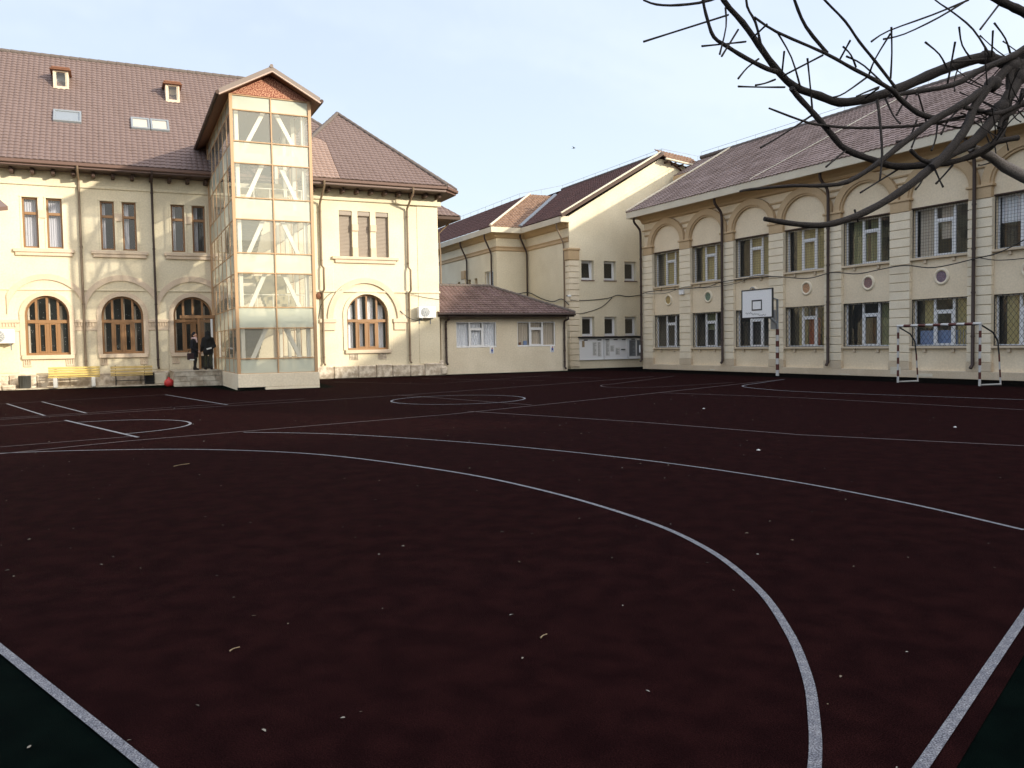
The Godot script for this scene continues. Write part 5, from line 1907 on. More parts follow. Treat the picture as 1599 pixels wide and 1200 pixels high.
func build_porch() -> void:
	# corner of a low tiled eave that enters the picture at the far left
	var b := thing("side_wing_eave", "corner of a tiled eave at the far left edge", "building", shift(-3.65, 0, -38.0))
	var s := nst()
	bx(s, Vector3(-6.0, 0, -3.2), Vector3(-1.3, 6.6, 0.6))
	mk("wall", s, M.cream, b)
	s = nst()
	var e := Vector3(0.0, 7.32, 0.0)
	var c := [Vector3(-1.6, 6.85, 1.4), Vector3(0, 7.3, 0.0), Vector3(-1.3, 8.6, -1.4), Vector3(-4, 8.6, 1.4)]
	quad(s, c[0], c[1], c[2], c[3])
	mk("tiles", s, M.roof_left, b)
	s = nst()
	var d := Vector3(0, -0.16, 0)
	quad(s, c[0] + d, c[1] + d, c[1], c[0])
	quad(s, c[1] + d, c[2] + d, c[2], c[1])
	mk("fascia", s, M.gutter, b)
	s = nst()
	quad(s, c[0] + d, c[3] + d - Vector3(0, 1.5, 0), c[2] + d, c[1] + d)
	mk("soffit", s, M.wood_dark, b)

# ---------- things in the yard ----------
func striped(parent: Node, called: String, a: Vector3, b: Vector3, r: float, n: int, red_first: bool, square := false) -> void:
	var o := node(called, parent)
	for k in n:
		var p := a.lerp(b, float(k) / n)
		var q := a.lerp(b, float(k + 1) / n)
		var s := nst()
		tube(s, [p, q], [r], 4 if square else 10)
		var is_red := (k % 2 == 0) == red_first
		mk("red_band" if is_red else "white_band", s, M.red_paint if is_red else M.white_paint, o)

func build_yard_things() -> void:
	mat("red_paint", lin(0.085, 0.018, 0.012), 0.6, M.iron.albedo_texture)
	mat("white_paint", lin(0.55, 0.54, 0.52), 0.55, M.stone.albedo_texture, 0.5)
	mat("bench_yellow", lin(0.60, 0.44, 0.13), 0.55, M.stone.albedo_texture, 0.5)
	mat("bench_tan", lin(0.50, 0.36, 0.13), 0.65, M.stone.albedo_texture, 0.5)
	mat("bin_grey", lin(0.055, 0.055, 0.05), 0.6)
	mat("bag_red", lin(0.5, 0.03, 0.03), 0.5)
	# basketball stand
	var t := thing("basketball_stand", "basketball backboard on a red and white striped post", "basketball stand", shift(26.2, 0, -28.05))
	striped(t, "post", Vector3(0, 0.0, 0), Vector3(0, 2.05, 0), 0.075, 8, false)
	var s := nst()
	tube(s, [Vector3(0, 2.0, 0), Vector3(-0.05, 2.3, 0), Vector3(-0.85, 2.85, 0), Vector3(-1.05, 2.9, 0)], [0.055], 8)
	tube(s, [Vector3(0, 2.02, 0), Vector3(0, 3.35, 0), Vector3(-0.3, 3.4, 0), Vector3(-1.05, 3.4, 0)], [0.05], 8)
	bbx(s, Vector3(-0.12, 2.05, -0.3), Vector3(-0.1, 2.9, 0.02), 0.004)
	mk("support_arm", s, M.zinc, t)
	var bz := -0.95
	s = nst()
	bbx(s, Vector3(-1.16, 2.56, bz), Vector3(-1.12, 3.76, 0.95), 0.006)
	mk("backboard", s, M.board_white, t)
	s = nst()
	for e in [[2.53, 2.58, bz - 0.02, 0.97], [3.735, 3.785, bz - 0.02, 0.97], [2.58, 3.735, bz - 0.02, bz + 0.035], [2.58, 3.735, 0.915, 0.97]]:
		bbx(s, Vector3(-1.175, e[0], e[2]), Vector3(-1.105, e[1], e[3]), 0.005)
	mk("board_frame", s, M.iron, t)
	s = nst()
	for e in [[2.86, 2.92, -0.32, 0.32], [3.26, 3.32, -0.32, 0.32], [2.92, 3.26, -0.32, -0.26], [2.92, 3.26, 0.26, 0.32]]:
		bx(s, Vector3(-1.166, e[0], e[2]), Vector3(-1.159, e[1], e[3]))
	mk("target_square", s, M.iron, t)
	# worn scribbles under the square
	s = nst()
	var rng := RandomNumberGenerator.new()
	rng.seed = 3
	for k in 3:
		var p := []
		var z := -0.72 + k * 0.42
		for i in 9:
			p.append(Vector3(-1.163, 2.76 - 0.05 * k + 0.03 * sin(i * 2.3 + k) + rng.randf_range(-0.015, 0.015), z + i * 0.055))
		tube(s, smooth_path(p, 3), [0.008], 4)
	mk("scribble", s, M.bin_grey, t)
	s = nst()
	var loop := []
	for i in 11:
		var a := PI * i / 10.0
		loop.append(Vector3(-1.14, 3.78 + 0.1 * sin(a), -0.3 + 0.15 * cos(a)))
	tube(s, loop, [0.02], 6)
	mk("hook", s, M.zinc, t)
	# handball goal
	var g := thing("handball_goal", "red and white striped goal frame in front of the arcaded wing", "goal", shift(25.0, 0, -19.25))
	for e in [-1.55, 1.55]:
		striped(g, "post", Vector3(0, 0, e), Vector3(0, 2.0, e), 0.05, 9, false, true)
		s = nst()
		tube(s, [Vector3(0.02, 1.97, e), Vector3(0.55, 1.72, e + 0.05), Vector3(0.78, 1.45, e + 0.06), Vector3(0.85, 1.0, e + 0.06)], [0.026], 6)
		mk("stay", s, M.iron, g)
		striped(g, "rear_stay", Vector3(0.95, 0.0, e + 0.06), Vector3(0.85, 1.02, e + 0.06), 0.026, 4, false)
		s = nst()
		tube(s, [Vector3(0.05, 0.03, e), Vector3(0.95, 0.03, e + 0.06)], [0.03], 6)
		mk("ground_bar", s, M.white_paint, g)
	striped(g, "crossbar", Vector3(0, 2.0, -1.6), Vector3(0, 2.0, 1.6), 0.05, 11, false, true)
	# benches
	bench(Vector3(-2.72, 0.05, -40.95), 2.0, "yellow slatted bench on white concrete legs beside the grey bin", M.bench_yellow, true)
	bench(Vector3(-0.3, 0.05, -41.05), 1.72, "tan slatted bench on thin dark iron legs", M.bench_tan, false)
	# bin
	t = thing("waste_bin", "dark grey cylindrical waste bin left of the yellow bench", "bin", shift(-3.62, 0.05, -41.05))
	s = nst()
	lathe(s, [Vector2(0.001, 0.0), Vector2(0.2, 0.0), Vector2(0.215, 0.03), Vector2(0.225, 0.5), Vector2(0.24, 0.51), Vector2(0.24, 0.54), Vector2(0.21, 0.54), Vector2(0.2, 0.06), Vector2(0.001, 0.06)], 22)
	mk("body", s, M.bin_grey, t)
	s = nst()
	for k in 11:
		var a := TAU * k / 11
		tube(s, [Vector3(0.222 * cos(a), 0.04, 0.222 * sin(a)), Vector3(0.232 * cos(a), 0.5, 0.232 * sin(a))], [0.012], 4)
	mk("rib", s, M.bin_grey, t)
	# stone ledge at the left edge
	t = thing("stone_ledge", "pale stone ledge against the wall at the far left", "ledge", shift(-6.2, 0, -40.9))
	rng.seed = 9
	for e in [[0.0, 0.9, 0.34], [0.9, 1.75, 0.36], [1.75, 2.25, 0.22]]:
		s = nst()
		bbx(s, Vector3(e[0] + 0.01, 0, -0.65), Vector3(e[1] - 0.01, e[2], 0.25), 0.05, Transform3D(), rng, 0.05)
		mk("stone", s, M.stone, t)
	t = thing("concrete_block", "whitish concrete block at the foot of the brown downpipe", "block", shift(1.5, 0.05, -41.35))
	s = nst()
	bbx(s, Vector3(0, 0, -0.2), Vector3(0.5, 0.5, 0.18), 0.03, Transform3D(), rng, 0.02)
	mk("block", s, M.fascia, t)
	t = thing("crate", "dark crate behind the right end of the tan bench", "crate", shift(1.12, 0.05, -41.42))
	s = nst()
	bbx(s, Vector3(0, 0, -0.2), Vector3(0.36, 0.52, 0.18), 0.02)
	for k in 4:
		bbx(s, Vector3(-0.01, 0.04 + k * 0.12, 0.18), Vector3(0.37, 0.12 + k * 0.12, 0.2), 0.006)
	mk("body", s, M.black, t)
	t = thing("red_bag", "round red bag on the ground left of the entrance platform", "bag", shift(1.98, 0.0, -38.9))
	s = nst()
	lathe(s, [Vector2(0.001, 0.0), Vector2(0.13, 0.01), Vector2(0.2, 0.1), Vector2(0.19, 0.24), Vector2(0.11, 0.33), Vector2(0.04, 0.36), Vector2(0.055, 0.42), Vector2(0.001, 0.4)], 12, Vector3.ZERO, Basis.from_scale(Vector3(1, 1, 0.8)))
	mk("body", s, M.bag_red, t)
	# air conditioners
	air_con(Vector3(14.2, 3.02, -41.6), "white air conditioner unit on the wing wall right of the arched window")
	air_con(Vector3(-4.9, 1.98, -41.8), "white air conditioner unit at the left edge above the stone ledge")
	# bird
	t = thing("bird", "small dark bird flying in the sky above the hall roof", "bird", Transform3D(Basis(Vector3.UP, 0.6).scaled(Vector3.ONE * 0.65), Vector3(22.9, 12.2, -40)))
	s = nst()
	lathe(s, [Vector2(0.001, -0.13), Vector2(0.02, -0.11), Vector2(0.035, -0.03), Vector2(0.032, 0.05), Vector2(0.02, 0.09), Vector2(0.022, 0.115), Vector2(0.001, 0.16)], 8, Vector3.ZERO, Basis(Vector3.RIGHT, PI / 2))
	tri(s, Vector3(-0.02, 0, -0.1), Vector3(0.02, 0, -0.1), Vector3(0.035, 0, -0.22))
	tri(s, Vector3(-0.02, 0, -0.1), Vector3(0.035, 0, -0.22), Vector3(-0.035, 0, -0.22))
	for sg in [-1, 1]:
		quad(s, Vector3(0, 0.01, 0.06), Vector3(sg * 0.1, 0.08, 0.05), Vector3(sg * 0.1, 0.08, -0.03), Vector3(0, 0.01, -0.05))
		quad(s, Vector3(sg * 0.1, 0.08, 0.05), Vector3(sg * 0.24, 0.12, -0.06), Vector3(sg * 0.2, 0.12, -0.08), Vector3(sg * 0.1, 0.08, -0.03))
	mk("body", s, M.black, t)

func bench(at: Vector3, L: float, label: String, m: Material, heavy: bool) -> void:
	var t := thing("park_bench", label, "bench", shift(at.x, at.y, at.z), "benches along the left facade")
	var seat_y := 0.42
	for k in 3:
		var s := nst()
		bbx(s, Vector3(0, seat_y, 0.02 + k * 0.14), Vector3(L, seat_y + 0.04, 0.13 + k * 0.14), 0.008)
		mk("seat_slat", s, m, t)
	var bb := Basis(Vector3.RIGHT, -0.2)
	for k in (4 if heavy else 3):
		var s := nst()
		var y := 0.04 + k * (0.105 if heavy else 0.135)
		bbx(s, Vector3(0, y, -0.02), Vector3(L, y + (0.085 if heavy else 0.1), 0.02), 0.008)
		mk("back_slat", s, m, t, Transform3D(bb, Vector3(0, seat_y + 0.02, -0.02)))
	for x in [0.2, L - 0.34]:
		var s := nst()
		if heavy:
			bbx(s, Vector3(x, 0, 0.0), Vector3(x + 0.16, seat_y, 0.5), 0.015)
			bbx(s, Vector3(x + 0.02, seat_y, -0.1), Vector3(x + 0.14, seat_y + 0.42, -0.045), 0.012, Transform3D(bb, Vector3(0, 0.01, 0.08)))
			mk("leg", s, M.white_paint, t)
		else:
			tube(s, [Vector3(x, 0, 0.4), Vector3(x, seat_y, 0.36), Vector3(x, seat_y, 0.0), Vector3(x, seat_y + 0.45, -0.14)], [0.02], 6)
			tube(s, [Vector3(x, 0, -0.08), Vector3(x, seat_y, 0.02)], [0.02], 6)
			mk("leg", s, M.iron, t)
	var s := nst()
	if not heavy:
		tube(s, [Vector3(0.2, 0.2, 0.0), Vector3(L - 0.34, 0.2, 0.0)], [0.018], 6)
		mk("stretcher", s, M.iron, t)

func air_con(at: Vector3, label: String) -> void:
	var t := thing("air_conditioner", label, "air conditioner", shift(at.x, at.y, at.z), "air conditioner units on the left building")
	var s := nst()
	bbx(s, Vector3(0, 0, 0.12), Vector3(0.95, 0.6, 0.46), 0.025)
	mk("housing", s, M.pvc, t)
	s = nst()
	var c := Vector3(0.36, 0.3, 0.465)
	for r in [0.06, 0.11, 0.16, 0.21, 0.245]:
		var p := []
		for k in 25:
			p.append(c + Vector3(r * cos(TAU * k / 24), r * sin(TAU * k / 24), 0.012))
		tube(s, p, [0.007], 4, false)
	for k in 8:
		var a := TAU * k / 8
		tube(s, [c + Vector3(0.04 * cos(a), 0.04 * sin(a), 0.012), c + Vector3(0.245 * cos(a), 0.245 * sin(a), 0.012)], [0.006], 4, false)
	mk("fan_guard", s, M.pvc, t)
	s = nst()
	lathe(s, [Vector2(0.001, 0.0), Vector2(0.25, 0.0), Vector2(0.255, -0.003)], 24, c + Vector3(0, 0, -0.001), Basis(Vector3.RIGHT, PI / 2))
	mk("fan_opening", s, M.zinc, t)
	for x in [0.15, 0.75]:
		s = nst()
		bbx(s, Vector3(x, -0.05, 0.0), Vector3(x + 0.05, 0.0, 0.46), 0.006)
		bbx(s, Vector3(x, -0.3, 0.0), Vector3(x + 0.05, -0.05, 0.04), 0.006)
		mk("bracket", s, M.zinc, t)

# ---------- people ----------
# bones [from, to, radius, radius, colour]; smooth union meshed as surface nets
func nets(s: SurfaceTool, bones: Array, cell: float, k: float) -> void:
	var lo := Vector3.ONE * 1e9
	var hi := -lo
	for b in bones:
		var r := maxf(b[2], b[3]) + 2.5 * k + cell * 2.0
		for p in [b[0], b[1]]:
			lo = lo.min(p - Vector3.ONE * r)
			hi = hi.max(p + Vector3.ONE * r)
	var n := Vector3i(((hi - lo) / cell).ceil()) + Vector3i.ONE
	var sum := PackedFloat32Array()
	sum.resize(n.x * n.y * n.z)
	for b in bones:
		var a: Vector3 = b[0]
		var ab: Vector3 = b[1] - a
		var l2 := maxf(ab.length_squared(), 1e-9)
		var r := maxf(b[2], b[3]) + 2.5 * k + cell
		var i0 := Vector3i(((a.min(b[1]) - Vector3.ONE * r - lo) / cell).floor()).max(Vector3i.ZERO)
		var i1 := Vector3i(((a.max(b[1]) + Vector3.ONE * r - lo) / cell).ceil()).min(n - Vector3i.ONE)
		for z in range(i0.z, i1.z + 1):
			for y in range(i0.y, i1.y + 1):
				for x in range(i0.x, i1.x + 1):
					var p := lo + Vector3(x, y, z) * cell
					var t := clampf((p - a).dot(ab) / l2, 0.0, 1.0)
					var d: float = p.distance_to(a + ab * t) - lerpf(b[2], b[3], t)
					if d < 4.0 * k + cell:
						sum[(z * n.y + y) * n.x + x] += exp(-d / k)
	var f := PackedFloat32Array()
	f.resize(sum.size())
	for i in sum.size():
		f[i] = -k * log(sum[i]) if sum[i] > 1e-8 else cell * 3.0
	var idx := {}
	var count := 0
	for z in n.z - 1:
		for y in n.y - 1:
			for x in n.x - 1:
				var base := (z * n.y + y) * n.x + x
				var v := []
				var inside := 0
				for c in 8:
					var q := f[base + (c & 1) + ((c >> 1) & 1) * n.x + ((c >> 2) & 1) * n.x * n.y]
					v.append(q)
					if q < 0.0:
						inside += 1
				if inside == 0 or inside == 8:
					continue
				var p := Vector3.ZERO
				var m := 0
				for e in [[0, 1], [2, 3], [4, 5], [6, 7], [0, 2], [1, 3], [4, 6], [5, 7], [0, 4], [1, 5], [2, 6], [3, 7]]:
					if (v[e[0]] < 0.0) != (v[e[1]] < 0.0):
						var t: float = v[e[0]] / (v[e[0]] - v[e[1]])
						var pa := Vector3(e[0] & 1, (e[0] >> 1) & 1, (e[0] >> 2) & 1)
						var pb := Vector3(e[1] & 1, (e[1] >> 1) & 1, (e[1] >> 2) & 1)
						p += pa.lerp(pb, t)
						m += 1
				p = lo + (Vector3(x, y, z) + p / m) * cell
				var g := Vector3(v[1] - v[0] + v[3] - v[2] + v[5] - v[4] + v[7] - v[6], v[2] - v[0] + v[3] - v[1] + v[6] - v[4] + v[7] - v[5], v[4] - v[0] + v[5] - v[1] + v[6] - v[2] + v[7] - v[3])
				var best := 1e9
				var col := Color.WHITE
				for b in bones:
					var ab: Vector3 = b[1] - b[0]
					var t := clampf((p - b[0]).dot(ab) / maxf(ab.length_squared(), 1e-9), 0.0, 1.0)
					var d: float = p.distance_to(b[0] + ab * t) - lerpf(b[2], b[3], t)
					if d < best:
						best = d
						col = b[4]
				idx[base] = [p, g.normalized(), col]
				count += 1
	var steps := [1, n.x, n.x * n.y]
	for z in range(1, n.z - 1):
		for y in range(1, n.y - 1):
			for x in range(1, n.x - 1):
				var base := (z * n.y + y) * n.x + x
				for ax in 3:
					if (f[base] < 0.0) == (f[base + steps[ax]] < 0.0):
						continue
					var u: int = steps[(ax + 1) % 3]
					var w: int = steps[(ax + 2) % 3]
					var q := [base, base - u, base - u - w, base - w]
					if f[base] < 0.0:
						q = [base, base - w, base - u - w, base - u]
					# q is clockwise seen from outside after this flip
					for i in [0, 1, 2, 0, 2, 3]:
						var e = idx[q[i]]
						s.set_color(e[2])
						s.set_normal(e[1])
						s.add_vertex(e[0])

func hand_bones(wrist: Vector3, dir: Vector3, side: Vector3, c: Color) -> Array:
	var n := dir.cross(side).normalized()
	var o := []
	var palm := wrist + dir * 0.07
	o.append([wrist, palm - dir * 0.01, 0.022, 0.026, c])
	o.append([wrist + side * 0.018 + dir * 0.03, palm + side * 0.022, 0.018, 0.016, c])
	o.append([wrist - side * 0.018 + dir * 0.03, palm - side * 0.022, 0.018, 0.016, c])
	for k in 4:
		var b := palm + side * (0.028 - k * 0.019)
		var l: float = [0.062, 0.072, 0.066, 0.05][k]
		var m := b + dir * l * 0.55 + n * 0.012
		o.append([b, m, 0.0095, 0.0088, c])
		o.append([m, m + dir * l * 0.3 + n * l * 0.4, 0.0088, 0.0078, c])
	var th := wrist + side * 0.026 + dir * 0.025
	o.append([th, th + side * 0.026 + dir * 0.028 + n * 0.012, 0.012, 0.0105, c])
	o.append([th + side * 0.026 + dir * 0.028 + n * 0.012, th + side * 0.03 + dir * 0.055 + n * 0.02, 0.0105, 0.009, c])
	return o

func head_bones(c: Vector3, fwd: Vector3, skin: Color, hair: Color) -> Array:
	var r := fwd.cross(Vector3.UP).normalized()
	var u := Vector3.UP
	var o := []
	o.append([c + u * 0.03 - fwd * 0.02, c + u * 0.035 + fwd * 0.02, 0.088, 0.082, skin])
	o.append([c - u * 0.03 + fwd * 0.035, c - u * 0.085 + fwd * 0.055, 0.058, 0.034, skin])
	o.append([c + u * 0.015 + fwd * 0.098, c - u * 0.022 + fwd * 0.118, 0.009, 0.014, skin])
	o.append([c - u * 0.055 + fwd * 0.098 - r * 0.018, c - u * 0.055 + fwd * 0.098 + r * 0.018, 0.008, 0.008, Color(0.28, 0.07, 0.05)])
	for sg in [-1, 1]:
		o.append([c + u * 0.012 + fwd * 0.09 + r * sg * 0.032, c + u * 0.012 + fwd * 0.091 + r * sg * 0.034, 0.0125, 0.0125, Color(0.04, 0.03, 0.025)])
		o.append([c + u * 0.01 + r * sg * 0.088 - fwd * 0.01, c - u * 0.025 + r * sg * 0.084, 0.018, 0.012, skin])
		o.append([c + u * 0.032 + fwd * 0.094 + r * sg * 0.018, c + u * 0.034 + fwd * 0.086 + r * sg * 0.048, 0.007, 0.006, hair])
	return o

func build_people() -> void:
	var vm := StandardMaterial3D.new()
	vm.resource_name = "figure"
	vm.vertex_color_use_as_albedo = true
	vm.roughness = 0.9
	var skin := Color(0.44, 0.26, 0.19)
	for who in 2:
		var black := Color(0.010, 0.010, 0.012) if who == 0 else Color(0.013, 0.014, 0.013)
		var legs := Color(0.012, 0.012, 0.014) if who == 0 else Color(0.038, 0.036, 0.022)
		var boot := Color(0.012, 0.011, 0.010)
		# person 0 looks to the right (+x) at the other one; person 1 shows the back (faces -z)
		var fwd := Vector3(0.94, 0, 0.34).normalized() if who == 0 else Vector3(-0.12, 0, -1).normalized()
		var rt := fwd.cross(Vector3.UP).normalized()
		var at := Vector3(3.12, 0.672, -39.75) if who == 0 else Vector3(3.7, 0.672, -39.7)
		var label: String = ["person in a black coat with a pale scarf, turned to the right", "person seen from behind in a black hooded jacket and dark green trousers"][who]
		var t := thing("person", label, "person", Transform3D(Basis(), at), "people on the entrance platform")
		var k := 0.955 if who == 0 else 1.0
		var P := func(r: float, y: float, f: float) -> Vector3: return (rt * r + Vector3.UP * y + fwd * f) * k
		var B := []
		for sg in [-1, 1]:
			var st: float = 0.05 if (sg == 1) == (who == 0) else -0.03
			B.append([P.call(0.1 * sg, 0.86, 0.0), P.call(0.11 * sg, 0.48, st + 0.02), 0.098, 0.066, legs])
			B.append([P.call(0.11 * sg, 0.48, st + 0.02), P.call(0.115 * sg, 0.1, st - 0.01), 0.07, 0.052, legs])
			B.append([P.call(0.115 * sg, 0.12, st - 0.012), P.call(0.115 * sg, 0.05, st - 0.015), 0.056, 0.048, boot])
			B.append([P.call(0.115 * sg, 0.045, st - 0.03), P.call(0.13 * sg, 0.038, st + 0.15), 0.045, 0.036, boot])
			# arms: upper arm, forearm
			var el := P.call(0.27 * sg, 1.06, -0.03)
			var wr: Vector3
			if who == 0:
				wr = P.call(0.2 * sg, 0.9, 0.2) if sg == 1 else P.call(0.27 * sg, 0.84, 0.06)
			else:
				wr = P.call(0.12 * sg, 0.95, -0.18) if sg == 1 else P.call(0.29 * sg, 0.84, 0.06)
			B.append([P.call(0.185 * sg, 1.36, -0.01), el, 0.082, 0.066, black])
			B.append([el, wr, 0.064, 0.048, black])
			B.append([P.call(0.06 * sg, 1.4, -0.01), P.call(0.17 * sg, 1.375, -0.01), 0.075, 0.072, black])
		# torso with a thick coat
		var hem := 0.66 if who == 0 else 0.78
		for sg in [-1, 1]:
			B.append([P.call(0.075 * sg, 1.3, 0.0), P.call(0.09 * sg, 1.0, 0.01), 0.115, 0.112, black])
			B.append([P.call(0.09 * sg, 1.0, 0.01), P.call(0.1 * sg, hem, 0.0), 0.112, 0.122, black])
		B.append([P.call(0, 1.4, -0.01), P.call(0, 1.5, 0.01), 0.062, 0.056, skin if who == 0 else black])
		var hc: Vector3 = P.call(0, 1.6, 0.025)
		if who == 1:
			# hood worn up
			B.append([hc + Vector3(0, 0.03, 0) - fwd * 0.03, hc + Vector3(0, -0.05, 0) - fwd * 0.035, 0.118, 0.118, black])
			B.append([hc + Vector3(0, -0.1, 0) - fwd * 0.03, P.call(0, 1.4, -0.05), 0.115, 0.14, black])
		var s := SurfaceTool.new()
		s.begin(Mesh.PRIMITIVE_TRIANGLES)
		nets(s, B, 0.022, 0.018)
		nets(s, head_bones(hc, fwd, skin, black), 0.009, 0.008)
		for sg in [-1, 1]:
			var wr: Vector3
			var dir: Vector3
			if who == 0:
				wr = P.call(0.2 * sg, 0.9, 0.2) if sg == 1 else P.call(0.27 * sg, 0.84, 0.06)
				dir = (fwd * 0.8 - Vector3.UP * 0.5).normalized() if sg == 1 else (Vector3.DOWN + fwd * 0.2).normalized()
			else:
				wr = P.call(0.12 * sg, 0.95, -0.18) if sg == 1 else P.call(0.29 * sg, 0.84, 0.06)
				dir = -rt if sg == 1 else (Vector3.DOWN + fwd * 0.2).normalized()
			var side := (fwd - dir * fwd.dot(dir)).normalized() if absf(dir.dot(fwd)) < 0.6 else (Vector3.UP - dir * dir.y).normalized()
			nets(s, hand_bones(wr - dir * 0.005, dir, side, skin), 0.006, 0.004)
		var o := MeshInstance3D.new()
		o.mesh = s.commit()
		put("body", o, vm, t)
		if who == 0:
			s = SurfaceTool.new()
			s.begin(Mesh.PRIMITIVE_TRIANGLES)
			var H := []
			H.append([hc + Vector3(0, 0.07, 0) - fwd * 0.02, hc + Vector3(0, 0.1, 0) - fwd * 0.01, 0.098, 0.08, black])
			H.append([hc + Vector3(0, 0.02, 0) - fwd * 0.055, hc - Vector3(0, 0.12, 0) - fwd * 0.075, 0.085, 0.05, Color(0.02, 0.013, 0.01)])
			nets(s, H, 0.012, 0.012)
			o = MeshInstance3D.new()
			o.mesh = s.commit()
			put("knitted_hat", o, vm, t)
			s = SurfaceTool.new()
			s.begin(Mesh.PRIMITIVE_TRIANGLES)
			var sc := Color(0.46, 0.34, 0.34)
			H = []
			for i in 9:
				var a := TAU * i / 9
				var b := TAU * (i + 1) / 9
				H.append([P.call(0.085 * cos(a), 1.475, 0.01 + 0.085 * sin(a)), P.call(0.085 * cos(b), 1.475, 0.01 + 0.085 * sin(b)), 0.045, 0.045, sc])
			H.append([P.call(0.05, 1.45, 0.1), P.call(0.06, 1.3, 0.15), 0.04, 0.03, sc])
			nets(s, H, 0.012, 0.01)
			o = MeshInstance3D.new()
			o.mesh = s.commit()
			put("scarf", o, vm, t)
	# held and carried things
	var q := thing("shoulder_bag", "dark shoulder bag with a pale corner, held low by the person with the scarf", "bag", Transform3D(Basis(Vector3.UP, 0.3), Vector3(2.94, 1.13, -39.55)))
	var s := nst()
	bbx(s, Vector3(-0.15, 0.0, -0.06), Vector3(0.15, 0.3, 0.06), 0.03)
	mk("body", s, M.bag_dark, q)
	s = nst()
	tube(s, smooth_path([Vector3(-0.12, 0.28, 0), Vector3(-0.06, 0.42, 0), Vector3(0.06, 0.42, 0), Vector3(0.12, 0.28, 0)]), [0.012], 5)
	mk("strap", s, M.black, q)
	s = nst()
	bbx(s, Vector3(-0.06, -0.03, -0.03), Vector3(0.14, 0.03, 0.07), 0.01)
	mk("pale_corner", s, M.paper, q)
	q = thing("paper", "white folded paper held behind the back of the hooded person", "paper", Transform3D(Basis(Vector3.BACK, 0.25), Vector3(3.72, 1.62, -39.46)))
	s = nst()
	bbx(s, Vector3(-0.11, -0.035, 0.0), Vector3(0.11, 0.035, 0.012), 0.003)
	mk("sheet", s, M.paper, q)

# ---------- tree ----------
func limb(t: Node, called: String, c: Array, r0: float, r1: float) -> void:
	var p := []
	for i in range(0, c.size(), 3):
		p.append(Vector3(c[i], c[i + 1], c[i + 2]))
	p = smooth_path(p, 3)
	var r := []
	var n := p.size()
	for i in n:
		var u := float(i) / (n - 1)
		var k := 1.0 + 0.07 * sin(i * 2.1 + r0 * 900.0)
		r.append(lerpf(r0, r1, u) * k)
	if called == "twig":
		r[n - 1] = r1 * 1.8
		r[n - 2] = r1 * 1.5
	var s := nst()
	tube(s, p, r, 5 if called == "twig" else 9)
	var o := mk(called, s, M.bark_pale if (called == "limb" and r0 > 0.045 and c.size() < 18) else M.bark, t, shift(-6.75, 0, 2.6))
	if called != "twig":
		o.set_meta("axis", p)

